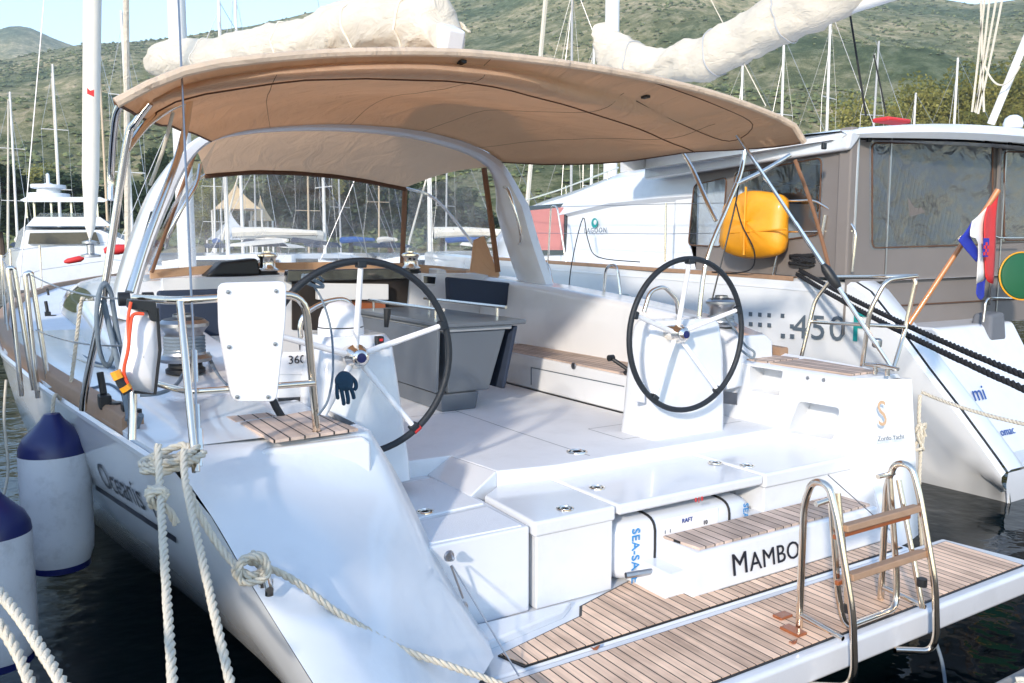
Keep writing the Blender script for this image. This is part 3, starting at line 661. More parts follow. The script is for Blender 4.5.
# starboard helm area wall, bench and coaming forward
mb = MB(); mb.hexa([V((1.25,.75,.95)), V((1.80,.75,.95)), V((1.80,3.8,.95)), V((1.25,3.8,.95))], [V((1.25,.75,1.22)), V((1.80,.75,1.22)), V((1.80,3.8,1.24)), V((1.25,3.8,1.24))]); mb.build('cockpit_bench', M['gel'], Y_, bevel=.02)
mb = MB(); slab(mb, [(1.27,.80),(1.68,.80),(1.68,3.6),(1.27,3.6)], 1.222, 1.234); mb.build('teak_pad', M['teakpad'], Y_)
mb = MB()
p0, p1 = at(531,367, X=1.247), at(624,386, X=1.247)
for q in (0,): mb.hexa([V((1.244,p1.y,p1.z-.006)),V((1.252,p1.y,p1.z-.006)),V((1.252,p0.y,p0.z-.006)),V((1.244,p0.y,p0.z-.006))],[V((1.244,p1.y,p1.z)),V((1.252,p1.y,p1.z)),V((1.252,p0.y,p0.z)),V((1.244,p0.y,p0.z))])
mb.hexa([V((1.244,p0.y-.006,.99)),V((1.252,p0.y-.006,.99)),V((1.252,p0.y,.99)),V((1.244,p0.y,.99))],[V((1.244,p0.y-.006,p0.z)),V((1.252,p0.y-.006,p0.z)),V((1.252,p0.y,p0.z)),V((1.244,p0.y,p0.z))])
mb.build('bench_locker_gap', M['lettergrey'], Y_)
p = at(573,366, X=1.24); mb = MB(); mb.lathe([(.001,.008),(.025,.006),(.028,0)], (1.246, p.y, p.z), Matrix.Rotation(-PI/2, 3, 'Y'), 16); mb.build('bench_latch', M['dsteel'], Y_)
R = []
for y, z in ((.3,1.52),(.75,1.62),(1.5,1.70),(2.6,1.78),(3.8,1.84)):
    R.append([V((1.66,y,1.16)), V((1.72,y,z-.04)), V((1.76,y,z)), V((2.02,y,z)), V((2.10,y,z-.05)), V((2.12,y,1.2))])
loft(R, 'starboard_coaming', M['gel'])
# navy backrest cushion, forward bulkhead, companionway
def px_plate(pts, Y, th, name, mat, parent=None, bevel=.01):
    q = [at(x, y, Y=Y) for x, y in pts]; mb = MB(); mb.prism(q, (0, th, 0)); return mb.build(name, mat, parent or Y_, bevel=bevel)
px_plate(((449,277),(511,283),(509,306),(450,302)), 3.2, .10, 'backrest_cushion', M['navy'], bevel=.02)
px_plate(((158,291),(222,289),(222,336),(158,338)), 2.6, .08, 'backrest_cushion', M['navy'], bevel=.02)
mb = MB(); mb.box((-1.32,3.72,.95), (1.9,3.80,1.875)); mb.build('cabin_bulkhead', M['gel'], Y_, bevel=.01)
px_plate(((150,270),(240,263),(330,262),(400,263),(440,266),(500,272),(500,281),(440,274),(400,271),(330,270),(240,271),(150,279)), 4.05, .03, 'sprayhood_skirt', M['tan'])
px_plate(((292,279),(410,276),(405,330),(292,330)), 3.70, .02, 'companionway', M['interior'])  # dark plate painted as the shade within the open hatchway
px_plate(((318,283),(389,284),(389,300),(318,300)), 3.60, .08, 'companionway_hatch', M['gel'])
px_plate(((288,270),(410,268),(412,279),(286,282)), 3.66, .10, 'hatch_slide', M['screen'], bevel=.01)
px_plate(((351,301),(386,301),(386,316),(351,316)), 3.66, .03, 'companionway_door', M['varnish'])
px_plate(((340,300),(352,300),(352,310),(340,310)), 3.63, .03, 'cabin_lamp_panel', M['gel'])
# two coachroof winches, instrument pod with black line
def winch(x, y, z, s, par=None, handle=False):
    mb = MB(); mb.lathe([(.10,0),(.10,.02),(.085,.03),(.085,.05)], (x,y,z), n=24) if s > 1 else mb.lathe([(.07,0),(.07,.03),(.06,.035)], (x,y,z), n=24)
    o = mb.build('winch', M['black'], Y_)
    mb = MB(); pr = [(.075,.035),(.078,.045),(.062,.055),(.055,.075),(.055,.12),(.066,.135),(.072,.14),(.072,.15),(.06,.16),(.03,.165),(.03,.175),(.001,.176)]
    mb.lathe([(r*s, zz*s) for r, zz in pr], (x,y,z), n=28); mb.build('winch_drum', M['steel'] if s < 1.4 else M['dsteel'], o)
    if s > 1.4: MB().lathe([(.060*s,.150*s),(.058*s,.162*s),(.03*s,.168*s),(.028*s,.178*s),(.001,.180*s)], (x,y,z), n=28).build('winch_cap', M['black'], o)
    return o
for px_, py_ in ((268,275),(411,270)):
    p = at(px_, py_, Y=3.9); winch(p.x, p.y, 1.875, 1.25)
px_plate(((222,262),(258,258),(262,276),(205,277)), 3.85, .25, 'line_bag', M['black'], bevel=.03)
px_plate(((422,273),(438,275),(437,286),(422,286)), 3.45, .12, 'instrument_pod', M['gel'], bevel=.02)
px_plate(((424,276),(436,277),(435,284),(424,283)), 3.44, .008, 'instrument_screen', M['screen'])
px_plate(((437,268),(447,270),(447,276),(452,292),(437,290)), 3.75, .2, 'hatch_garage', M['gel'], bevel=.02)
# ------------------------------------------------------------------ swim platform
PZ = .45
mb = MB(); slab(mb, [(-1.25,-1.52),(2.10,-1.52),(2.14,-1.42),(2.08,-.99),(-1.12,-.99)], PZ-.13, PZ-.004); o = mb.build('swim_platform', M['gel'], Y_, bevel=.02, seg=3)
mb = MB(); slab(mb, [(-1.05,-1.462),(2.02,-1.462),(2.02,-1.05),(-1.05,-1.055)], PZ-.003, PZ+.006); mb.build('teak_planking', M['teak'], o)
mb = MB(); slab(mb, [(-1.05,-1.47),(2.028,-1.47),(2.028,-1.042),(-1.05,-1.047)], PZ-.0035, PZ+.003); mb.build('caulk_edge', M['black'], o)
mb = MB(); slab(mb, [(-.95,-.985),(1.78,-.985),(1.78,-.40),(-.95,-.40)], PZ-.15, PZ-.004); o = mb.build('transom_ledge', M['gel'], Y_, bevel=.015)
slabp = [(-.78,-.975),(1.72,-.968),(1.72,-.80),(.30,-.80),(.20,-.545),(-.22,-.645),(-.30,-.745),(-.34,-.755),(-.80,-.90)]
mb = MB(); slab(mb, [(-.775,-.972),(1.72,-.965),(1.72,-.86),(.42,-.86),(.26,-.50),(-.255,-.652),(-.32,-.735),(-.82,-.85)], PZ-.003, PZ+.006); mb.build('teak_planking', M['teak'], o)
mb = MB(); slab(mb, [(-.79,-.98),(1.728,-.973),(1.728,-.85),(.42,-.85),(.26,-.49),(-.265,-.642),(-.33,-.727),(-.83,-.845)], PZ-.0035, PZ+.003); mb.build('caulk_edge', M['black'], o)
for x0, x1, y0, y1 in ((-.95,-.36,-.72,-.62),): 
    mb = MB(); slab(mb, [(-.95,-.80),(-.40,-.70),(-.30,-.63),(-.95,-.60)], PZ-.01, PZ+.035); mb.build('ledge_lip', M['gel'], Y_, bevel=.012)
# MAMBO step
mb = MB(); mb.hexa([V((.24,-.86,PZ)), V((1.72,-.86,PZ)), V((1.72,-.42,PZ)), V((.24,-.42,PZ))], [V((.30,-.83,.655)), V((1.70,-.83,.655)), V((1.70,-.46,.655)), V((.30,-.46,.655))]); step = mb.build('boarding_step', M['gel'], Y_, bevel=.016, seg=3)
mb = MB(); slab(mb, [(.335,-.805),(1.66,-.805),(1.66,-.585),(.27+.03,-.585)], .656, .668); mb.build('teak_planking', M['teakpad'], step)
mb = MB(); mb.hexa([V((.12,-.80,PZ)), V((.30,-.80,PZ)), V((.30,-.46,PZ)), V((.12,-.46,PZ))], [V((.17,-.78,.56)), V((.32,-.78,.56)), V((.32,-.48,.56)), V((.17,-.48,.56))]); mb.build('step_shoulder', M['gel'], step, bevel=.012)
a = at(731, 583, Y=-.853)
text('boat_name', 'M', (a.x, -.855, PZ+.055), (1,0,0), (0,.15,1), .155, M['letterblack'], Y_, font_w=1.0, off=.004)
text('boat_name', 'AMBO', (a.x+.128, -.855, PZ+.055), (1,0,0), (0,.15,1), .130, M['letterblack'], Y_, font_w=1.0, off=.004, space=1.05)
# ladder, folded up: two side hoops, an inner folded section, two treads
lad = MB()
def side_hoop(X):
    return fillet([V((X,-1.34,PZ)), V((X,-1.34,1.02)), V((X,-1.38,1.13)), V((X,-1.46,1.13)), V((X,-1.50,1.02)), V((X,-1.60,.62)), V((X,-1.62,.38)), V((X-.01,-1.60,.31)), V((X-.15,-1.52,.32))], .07)
for X in (.41, .99): lad.tube(side_hoop(X), .0155, 12)
for X in (.41, .99):
    lad.tube([V((X,-1.345,.52)), V((X+.0,-1.56,.50))], .011, 8)
L_ = lad.build('boarding_ladder', M['steelwarm'], Y_, ang=60)
mb = MB(); mb.tube(fillet([V((.53,-1.38,1.06)), V((.53,-1.44,.62)), V((.56,-1.46,.47)), V((.93,-1.46,.47)), V((.95,-1.44,.62)), V((.95,-1.38,1.06))], .06), .0145, 10)
mb.tube([V((.41,-1.40,1.03)), V((.55,-1.40,1.04))], .012, 8); mb.tube([V((.89,-1.36,1.07)), V((1.01,-1.36,1.07))], .012, 8)
mb.tube([V((.455,-1.47,1.09)), V((.455,-1.55,.60))], .0145, 10); mb.tube([V((.99,-1.40,1.05)), V((.97,-1.56,.50))], .0125, 8); mb.build('folded_section', M['steelwarm'], L_, ang=60)
for z, y in ((.945,-1.50), (.745,-1.535)):
    mb = MB(); mb.obox((.725,y,z), (.53,.05,.03), Matrix.Rotation(-.12, 3, 'X')); o = mb.build('ladder_tread', M['teakrail'], L_, bevel=.006)  # brown here puts a warm reflection into the tread colour
mb = MB(); mb.box((.46,-1.47,.885), (.99,-1.45,.905)); mb.build('ladder_rung', M['varnish'], L_, bevel=.004)
mb = MB(); mb.box((.46,-1.49,.69), (.99,-1.47,.71)); mb.build('ladder_rung', M['varnish'], L_, bevel=.004)
for x, y, z in ((.455,-1.55,.60),(.97,-1.55,.60)):
    mb = MB(); mb.lathe([(.022,0),(.022,.035)], (x,y,z), n=12); mb.build('rubber_stop', M['black'], L_)
for a_, b_ in (((.33,-1.40,PZ+.007), (.39,-1.30,PZ+.02)), ((.40,-1.25,PZ+.007), (.48,-1.20,PZ+.02))): MB().box(a_, b_).build('ladder_chock', M['varnish'], Y_, bevel=.004)
# ------------------------------------------------------------------ wheels
def wheel(cx_, cy_, cz_):
    R_ = .452
    mb = MB(); ang = [2*PI*k/72 for k in range(72)]
    mb.tube([V((cx_+R_*math.cos(a), cy_, cz_+R_*math.sin(a))) for a in ang], .0168, 10, closed=True)
    o = mb.build('steering_wheel', M['leather'], Y_, ang=80)
    hub = V((cx_, cy_+.09, cz_))
    for k in range(5):
        a = PI/2+k*2*PI/5; t_ = V((cx_+(R_-.012)*math.cos(a), cy_, cz_+(R_-.012)*math.sin(a)))
        mb = MB(); mb.tube([hub+V((math.cos(a),0,math.sin(a)))*.03, t_], [.016,.013] , 10); mb.build('spoke', M['board'], o)
        mb = MB(); mb.obox(t_+(hub-t_).normalized()*.004, (.045,.045,.03), Matrix.Rotation(-a+PI/2, 3, 'Y')); mb.build('spoke_end', M['leather'], o, bevel=.006)
    mb = MB(); mb.lathe([(.045,-.08),(.05,-.03),(.05,.0),(.06,.01),(.05,.03),(.045,.06),(.03,.075),(.001,.08)], hub, Matrix.Rotation(PI/2, 3, 'X'), 24); mb.build('hub', M['steel'], o)
    mb = MB(); mb.lathe([(.001,.083),(.022,.082),(.024,.074)], hub, Matrix.Rotation(PI/2, 3, 'X'), 20); mb.build('hub_cap', M['navyplastic'], o)
    return o
wp = wheel(-1.055,0,1.60); ws = wheel(1.0,0,1.60)
mb = MB(); ang = [math.radians(d) for d in range(-56, -50)]; mb.tube([V((-1.055+.452*math.cos(a), 0, 1.6+.452*math.sin(a))) for a in ang], .0195, 10); mb.build('rim_marker', M['red'], wp)
# pedestals
def pedestal(x0, x1, y0, y1, zt, nm='helm_pedestal', flare=1):
    mb = MB(); R = []
    for z, a, b, t in ((.94,y0,y1+.10,.07*flare),(1.05,y0+.0,y1+.08,.06*flare),(1.45,y0+.03,y1+.02,.02),(zt-.04,y0+.05,y1,0),(zt,y0+.08,y1-.02,-.02)):
        R.append(rrect([V((x0-t,a,z)), V((x1+t,a,z)), V((x1+t,b,z)), V((x0-t,b,z))], .05))
    n = len(R[0]); mb.grid(R, True); mb.f.append(tuple((len(R)-1)*n+k for k in range(n)))
    return mb.build(nm, M['gel'], Y_, ang=50)
q_ = at(392,334,Y=.22); q2_ = at(322,336,Y=.22); pp = pedestal(q2_.x,q_.x,.14,.58,q_.z)
ps = pedestal(.86,1.46,.12,.36,1.67, flare=.15)
# compass dome with hood on port pedestal
c = at(341, 335, Y=.36); c = V((c.x,.36,q_.z))
mb = MB(); mb.lathe([(.105,-.02),(.115,0),(.115,.03),(.11,.035)], c, n=28); mb.lathe([(.112,.04),(.108,.08),(.09,.125),(.055,.155),(.001,.168)], c, n=28); mb.build('compass_hood', M['board'], pp)
mb = MB(); mb.lathe([(.111,.034),(.111,.042)], c, n=28); mb.build('hood_seam', M['black'], pp)
c2 = V((1.0,.36,1.66))
mb = MB(); mb.tube(fillet([at(302,350,Y=.6), at(299,318,Y=.6), at(322,302,Y=.6), at(350,298,Y=.6), at(356,328,Y=.6)], .07), .014, 10); mb.build('grab_rail', M['steel'], pp)
mb = MB(); mb.tube(fillet([at(644,312,Y=.5), at(650,291,Y=.5), at(664,286,Y=.5), at(677,300,Y=.5), at(678,314,Y=.5)], .05), .014, 10); mb.build('grab_rail', M['steel'], ps)
a = at(374, 336, Y=.20); mb = MB(); mb.box((a.x-.0,.155,a.z-.05), (a.x+.035,.20,a.z+.0)); mb.build('switch_panel', M['black'], pp, bevel=.004)
mb = MB(); mb.box((a.x+.010,.150,a.z-.022), (a.x+.026,.156,a.z-.010)); mb.build('red_switch', M['red'], pp)
mb = MB(); p = at(386,318,Y=.5); mb.tube([p+V((0,0,-.05)), p+V((.01,0,.05))], [.012,.022], 10); mb.build('throttle_lever', M['black'], pp)
# instrument board left of the pedestal with display and dial
mb = MB(); q = [at(x, y, Y=.5) for x, y in ((275,372),(332,372),(336,420),(280,424))]; mb.prism(q, (0,.1,0)); mb.build('helm_seat_box', M['gel'], Y_, bevel=.01)
q = [at(x, y, Y=.49) for x, y in ((278,398),(322,396),(322,416),(280,418))]; mb = MB(); mb.prism(q, (0,.02,0)); mb.build('instrument_panel', M['screen'], Y_)
p = at(294, 409, Y=.47); mb = MB(); mb.lathe([(.001,.012),(.04,.010),(.046,.002),(.046,0)], p, Matrix.Rotation(PI/2, 3, 'X'), 24); mb.build('instrument_dial', M['board'], Y_)
p = at(290, 363, Y=.49); text('panel_lettering', '360', at(288,364,Y=.488), (1,0,0), (0,0,1), .06, M['letterblack'], Y_)
mb = MB(); mb.prism([at(x, y, Y=.492) for x, y in ((284,352),(312,352),(312,374),(276,374))], (0,.01,0)); mb.build('instrument_cover', M['board'], Y_)
# throttle arm on the starboard bench and plate, label
a, b = at(611,358,Y=.72), at(630,371,Y=.62); mb = MB(); mb.tube([a, b], .014, 10); mb.tube([a+V((-.02,0,0)), a+V((.02,0,0))], .022, 10); mb.tube([b+V((0,-.04,.03)), b+V((0,.05,-.02))], .016, 8); mb.build('engine_lever', M['black'], Y_)
q = [at(x,y,Y=.15) for x,y in ((634,381),(645,383),(645,403),(634,401))]; mb = MB(); mb.prism(q, (0,.02,0)); mb.build('engine_panel', M['board'], ps, bevel=.004)
q = [at(x,y,X=1.796) for x,y in ((721,391),(737,393),(737,405),(721,403))]; mb = MB(); mb.prism(q, (.004,0,0)); mb.build('builder_plate', M['dsteel'], Y_)
# ------------------------------------------------------------------ cockpit table
T_ = MB(); 
mb = MB(); mb.hexa([V((.22,1.60,1.08)), V((.56,1.60,1.08)), V((.56,3.0,1.08)), V((.22,3.0,1.08))], [V((.18,1.52,1.53)), V((.66,1.52,1.53)), V((.66,3.1,1.53)), V((.18,3.1,1.53))]); tb = mb.build('cockpit_table', M['grey'], Y_, bevel=.012)
mb = MB(); mb.hexa([V((.17,1.60,.95)), V((.45,1.60,.95)), V((.45,2.6,.95)), V((.17,2.6,.95))], [V((.15,1.57,1.08)), V((.46,1.57,1.08)), V((.46,2.7,1.08)), V((.15,2.7,1.08))]); mb.build('table_foot', M['grey'], tb, bevel=.01)
mb = MB(); mb.box((.12,1.46,1.565), (.80,3.15,1.60)); mb.build('table_top', M['grey'], tb, bevel=.012)
mb = MB(); mb.box((.16,1.50,1.53), (.70,3.1,1.565)); mb.build('table_apron', M['greytop'], tb, bevel=.01)
mb = MB(); mb.hexa([V((.10,1.56,1.10)), V((.125,1.56,1.10)), V((.125,3.1,1.10)), V((.10,3.1,1.10))], [V((.10,1.52,1.55)), V((.125,1.52,1.55)), V((.125,3.1,1.55)), V((.10,3.1,1.55))]); mb.build('table_leaf', M['grey'], tb, bevel=.008)
mb = MB(); mb.hexa([V((.66,1.58,1.08)), V((.69,1.58,1.08)), V((.69,3.0,1.08)), V((.66,3.0,1.08))], [V((.72,1.50,1.55)), V((.75,1.50,1.55)), V((.75,3.1,1.55)), V((.72,3.1,1.55))]); mb.build('table_leaf', M['navy'], tb, bevel=.008)
for x in (.20,.72):
    mb = MB(); mb.tube([V((x,1.62,1.68)), V((x,3.0,1.68))], .013, 8)
    for y in (1.75,2.9): mb.tube([V((x,y,1.60)), V((x,y,1.68))], .011, 8)
    mb.build('table_rail', M['steel'], tb)
# ------------------------------------------------------------------ arch, bimini, sprayhood
def arcpts(Y, pxs, n=None): return [at(x, y, Y=Y) for x, y in pxs]
AR = [V((-1.74,2.95,1.62)), V((-1.60,3.05,2.05)), V((-1.36,3.15,2.58)), V((-1.08,3.2,2.93)), V((-.7,3.2,3.06)), V((-.1,3.2,3.13)), V((.5,3.2,3.14)), V((1.0,3.2,3.09)), V((1.42,3.2,2.98)), V((1.62,3.15,2.78)), V((1.78,3.08,2.2)), V((1.95,3.0,1.66))]
arch = crom(AR, 6)
rows = []
for i, p in enumerate(arch):
    t = (arch[min(i+1, len(arch)-1)]-arch[max(i-1, 0)]).normalized(); n_ = t.cross(V((0,1,0))).normalized()
    k = 1-min(1, max(0, (p.z-2.5)/.5)); hw = .09+.15*k*k; th = .035+.03*k
    c4 = [p+n_*a+V((0,b,0)) for a, b in ((th,-hw*.75),(th*.6,-hw),(-th*.6,-hw),(-th,-hw*.75),(-th,hw*.75),(-th*.6,hw),(th*.6,hw),(th,hw*.75))]; rows.append(c4)
mb = MB().grid(rows, True); arch_o = mb.build('targa_arch', M['gel'], Y_, ang=50)
def hoop(px_pts, Y=None, zs=None): return None
# canopy rows: port edge -> starboard edge, from aft to forward
def prow(pts, Y, n=28):
    q = crom([at(p_[0], p_[1], Y=Y if len(p_) == 2 else p_[2]) for p_ in pts], 8); return [param(q, i/n) for i in range(n+1)]
def param(pts, t):
    L = [0]
    for a, b in zip(pts, pts[1:]): L.append(L[-1]+(b-a).length)
    d = t*L[-1]
    for i in range(len(pts)-1):
        if d <= L[i+1]+1e-9: return pts[i].lerp(pts[i+1], (d-L[i])/max(1e-9, L[i+1]-L[i]))
    return pts[-1]
r0 = prow([(116,103),(152,84),(197,68),(260,59),(340,53),(430,52),(500,56),(600,69),(700,90),(765,112),(797,128),(804,142)], -.12)
r1 = prow([(146,120,.5),(165,106,.3),(200,94,.15),(260,84,.08),(340,78,.05),(430,79,.05),(500,87,.12),(560,102,.27),(605,116,.42),(650,132,.58),(695,152,.75)], .75)
r2 = prow([(180,129),(200,116),(240,105),(300,99),(360,98),(430,102),(490,112),(530,126),(565,142),(590,164)], 1.95)
r3 = prow([(211,141),(230,134),(262,128),(330,124),(400,128),(450,137),(485,150),(503,162)], 3.12)
rm = [a.lerp(b, .45)+V((0,0,.012*math.sin(PI*i/28))) for i, (a, b) in enumerate(zip(r0, r1))]
for k, dx in ((27,.02),(28,.08)): rm[k] = rm[k]+V((dx,0,0))
CR = [r0, rm, r1, r2, r3]
grid_ = [crom(list(c), 7) for c in zip(*CR)]
for gi, g_ in enumerate(grid_):
    for gj, p in enumerate(g_):
        s_ = noise.noise(V((p.x*1.4+p.y*1.2, p.y*.6, 1)))*.014+noise.noise(V((p.x*4-p.y*3, p.y*1.1, 4)))*.006
        k = min(1, gj/10)*min(1, (len(g_)-1-gj)/5); g_[gj] = p+V((0,0,s_*k))
bim = MB().grid(grid_).build('bimini_canopy', M['tan'], Y_, ang=70)
sm = bim.modifiers.new('thick', 'SOLIDIFY'); sm.thickness = .004
def edge_tube(pts, r, nm, mat, par, n=6): 
    mb = MB(); mb.tube(pts, r, n); return mb.build(nm, mat, par)
edge_tube([g_[0] for g_ in grid_], .020, 'valance_binding', M['rim'], bim, 8)
for cc_ in (5, 12, 19, 25): edge_tube([p+V((0,0,-.004)) for p in grid_[cc_][7 if cc_ != 12 else 0:]], .0017, 'canopy_stitching', M['tanedge'], bim, 4)
for cc_, gj_ in ((11,5),(20,6)):
    p = grid_[cc_][gj_]; MB().obox(p+V((0,0,-.012)), (.03,.05,.016)).build('canopy_buckle', M['black'], bim, bevel=.003)
q_ = crom([grid_[19][1], grid_[23][3], grid_[26][4], grid_[27][9], grid_[24][10], grid_[20][8]], 5); edge_tube([p+V((0,0,-.006)) for p in q_], .0028, 'canopy_zip', M['tanedge'], bim, 5)
edge_tube(grid_[0], .009, 'edge_binding', M['tanedge'], bim); edge_tube(grid_[-1], .009, 'edge_binding', M['tanedge'], bim)
for yy, off in ((14, -.008),):
    edge_tube([g_[yy]+V((0,0,off)) for g_ in grid_], .004, 'canopy_seam', M['tanedge'], bim)
# sprayhood roof and windows
SH = [at(150,272,Y=4.1), at(175,215,Y=4.35), at(205,175,Y=4.5), at(265,171,Y=4.5), at(340,176,Y=4.5), at(405,188,Y=4.5), at(436,200,Y=4.4), at(470,240,Y=4.0), at(493,274,Y=3.5)]
hoopf = crom(SH, 6)
mb = MB(); mb.tube(hoopf, .016, 8); mb.build('sprayhood_hoop', M['steel'], Y_)
fr_top = crom(SH[2:6], 7); ar_top = [p for p in arch if p.z > 2.86 and -1.2 < p.x < 1.6]
n = 20
def param(pts, t):
    L = [0]
    for a, b in zip(pts, pts[1:]): L.append(L[-1]+(b-a).length)
    d = t*L[-1]
    for i in range(len(pts)-1):
        if d <= L[i+1]+1e-9: return pts[i].lerp(pts[i+1], (d-L[i])/max(1e-9, L[i+1]-L[i]))
    return pts[-1]
fr2 = crom(SH[1:8], 7)
A_ = [param(ar_top, i/n) for i in range(n+1)]; F_ = [param(fr_top, i/n) for i in range(n+1)]
rows = [[A_[i].lerp(F_[i], t)+V((0,0,.05*math.sin(PI*t)+.004*math.sin(i*1.7))) for i in range(n+1)] for t in [k/8 for k in range(9)]]
o = MB().grid(rows).build('sprayhood_canopy', M['tanhood'], Y_, ang=70)
edge_tube([p+V((0,-.01,-.012)) for p in F_], .022, 'canopy_binding', M['tanedge'], o, 8)
# front window
bl, br = at(150,274,Y=4.9), at(402,270,Y=4.9)
Bt = [bl.lerp(br, i/n)+V((0,.15*math.sin(PI*i/n),0)) for i in range(n+1)]
rows = [[F_[i].lerp(Bt[i], t) for i in range(n+1)] for t in [k/6 for k in range(7)]]
MB().grid(rows).build('sprayhood_window', M['vinyl'], Y_, ang=80)
bot = MB(); bb = [p+V((0,0,-.02)) for p in Bt]+[at(450,272,Y=4.3), at(497,280,Y=3.6)]
bot.grid([[p+V((0,-.02,.055)), p+V((0,-.02,-.05))] for p in bb]); bot.build('sprayhood_skirt', M['tanhood'], Y_)
edge_tube([F_[-1], Bt[-1]], .03, 'sprayhood_mullion', M['tandark'], Y_)
# starboard side window triangle
a0, a1, a2, a3 = at(409,191,Y=4.4), at(484,168,Y=3.35), at(498,272,Y=3.3), at(404,268,Y=4.7)
rows = [[a0.lerp(a1, t).lerp(a3.lerp(a2, t), u) for t in (0,.25,.5,.75,1)] for u in (0,.25,.5,.75,1)]
MB().grid(rows).build('sprayhood_window', M['vinyl'], Y_)
edge_tube([a1, a2], .03, 'window_binding', M['tandark'], Y_)
mb = MB(); mb.prism([at(474,240,Y=3.4), at(484,236,Y=3.4), at(499,277,Y=3.3), at(470,272,Y=3.4)], (0,.01,0)); mb.build('window_patch', M['tan'], Y_)
mb = MB(); a0, a1, a2 = at(205,172,Y=4.4), at(217,140,Y=3.4), at(140,278,Y=3.6); mb.grid([[a0, a1],[at(178,215,Y=4.3), at(172,205,Y=3.3)],[at(150,272,Y=4.2), a2]]); mb.build('sprayhood_window', M['vinyl'], Y_)
edge_tube([at(196,150,Y=3.5), at(163,240,Y=3.8), at(152,272,Y=4.0)], .016, 'window_binding', M['tandark'], Y_)
# stainless frame on the port side
def pxtube(pts, r, nm='bimini_frame', mat=None, par=None, k=6, fil=None, n=10):
    q = [at(x, y, Y=Y) for x, y, Y in pts]; mb = MB(); mb.tube(crom(q, k) if fil is None else fillet(q, fil), r, n); return mb.build(nm, mat or M['steel'], par or Y_, ang=60)
pxtube([(83,410,.45),(86,385,.42),(103,300,.32),(126,148,.2),(136,122,.15),(150,103,.1)], .016, k=4)
pxtube([(111,200,.5),(111,170,.5),(115,120,.3),(121,104,.2)], .016, k=4)
pxtube([(126,150,.2),(146,125,.3),(170,108,.5),(192,99,.6)], .016, k=4)
pxtube([(190,100,.5),(180,150,.3),(148,235,.1),(130,292,0)], .015, k=4)
pxtube([(173,112,.4),(163,150,.5),(150,185,.6)], .008, 'frame_strap', M['ropew'], k=3, n=6)
pxtube([(152,212,.9),(141,250,.8),(124,300,.5)], .008, 'backrest_stay', M['black'], k=3, n=6)
pxtube([(200,165,2.9),(196,185,2.75),(180,212,2.7),(169,235,2.75),(166,247,2.9)], .014, 'grab_rail', k=4)
pxtube([(504,187,3.0),(509,192,2.75),(519,225,2.7),(521,240,2.75),(519,244,2.95)], .014, 'grab_rail', k=4)
# starboard frame
pxtube([(681,150,.9),(694,172,.8),(706,200,.6),(716,221,.5)], .015, k=4)
pxtube([(745,150,.5),(740,175,.5),(728,205,.5),(706,262,.5),(698,330,.5)], .016, k=4)
pxtube([(736,184,.5),(765,170,.45),(790,155,.4)], .015, k=4)
pxtube([(700,100,1.2),(725,122,.9),(742,133,.6)], .014, 'frame_strap', M['tanedge'], k=3, n=6)
pxtube([(795,160,.3),(810,200,.2),(822,240,.1),(832,280,0)], .013, 'frame_strap', M['tandark'], k=3, n=6)
pxtube([(742,163,.5),(738,190,.5),(733,215,.5),(712,300,.5)], .006, 'control_line', M['black'], k=3, n=6)
# ------------------------------------------------------------------ mast, boom and sail
G = V((-.5,7.0,3.9))
mb = MB(); rws = []
for z in (1.85,6,12,19): rws.append([V((-.5+.10*math.cos(a), 7+.15*math.sin(a), z)) for a in (2*PI*k/20 for k in range(20))])
mb.grid(rws, True); mast = mb.build('mast', M['alu'], Y_)
def folds(q):
    w_ = V((q.x*1.1, q.y*1.1, q.z*1.1)); d = V((noise.noise(w_), noise.noise(w_+V((7,1,3))), noise.noise(w_+V((2,9,5)))))*.5
    p = q+d
    a = 1-abs(noise.noise(V((p.x*1.6, p.y*1.4, p.z*4.5))))*2.4
    b = 1-abs(noise.noise(V((p.x*3+4, p.y*3.6+p.z*4, p.z*3-p.y*2))))*2.4
    return max(-.6, a)*.024+max(-.5, b)*.016+noise.noise(q*1.3)*.05-.015
bn = V((.6,-5.55,0)).normalized(); pn = V((bn.y,-bn.x,0))
def bp(px_, py_): return atp(px_, py_, (-.5,7,0), pn)
top = [(156,44),(178,39),(215,37),(255,30),(300,19),(335,6),(362,-4),(400,-14),(430,-12),(441,-2),(446,26)]
bot = [(158,76),(182,80),(220,76),(262,70),(305,64),(340,60),(372,57),(400,56),(425,54),(438,53),(446,52)]
rows = []
for i, (a, b) in enumerate(zip(crom([bp(*p) for p in top], 8), crom([bp(*p) for p in bot], 8))):
    m_ = (a+b)/2; h = (a-b).length/2; wd = .10+.10*min(1, h/.3); r = []
    for k in range(36):
        an = 2*PI*k/36; q = m_+(a-b).normalized()*h*math.cos(an)+pn*wd*math.sin(an)*(1-.25*math.cos(an))
        nn = folds(q); q = q+(q-m_).normalized()*nn; r.append(q)
    rows.append(r)
mb = MB().grid(rows, True); mb.f.append(tuple(range(36))); mb.f.append(tuple((len(rows)-1)*36+k for k in range(36)))
sailo = mb.build('stacked_mainsail', M['sail'], Y_, ang=75)
for ri in (14, 30, 47, 62):
    r_ = rows[ri]; cc = sum(r_, V((0,0,0)))/len(r_); MB().tube([cc+(p-cc)*1.03 for p in r_], .008, 6, closed=True).build('sail_tie', M['canvasw'], sailo)
MB().tube([r_[22]+(r_[22]-sum(r_, V((0,0,0)))/36)*.02 for r_ in rows], .007, 5).build('cover_seam', M['tandark'], sailo)
c0, c1 = bp(432,42), bp(456,36)
q = [bp(432,54), bp(454,52), bp(458,30), bp(447,24), bp(434,28)]
mb = MB(); mb.prism([p+pn*.07 for p in q], -pn*.14); bo = mb.build('boom', M['board'], Y_, bevel=.02)
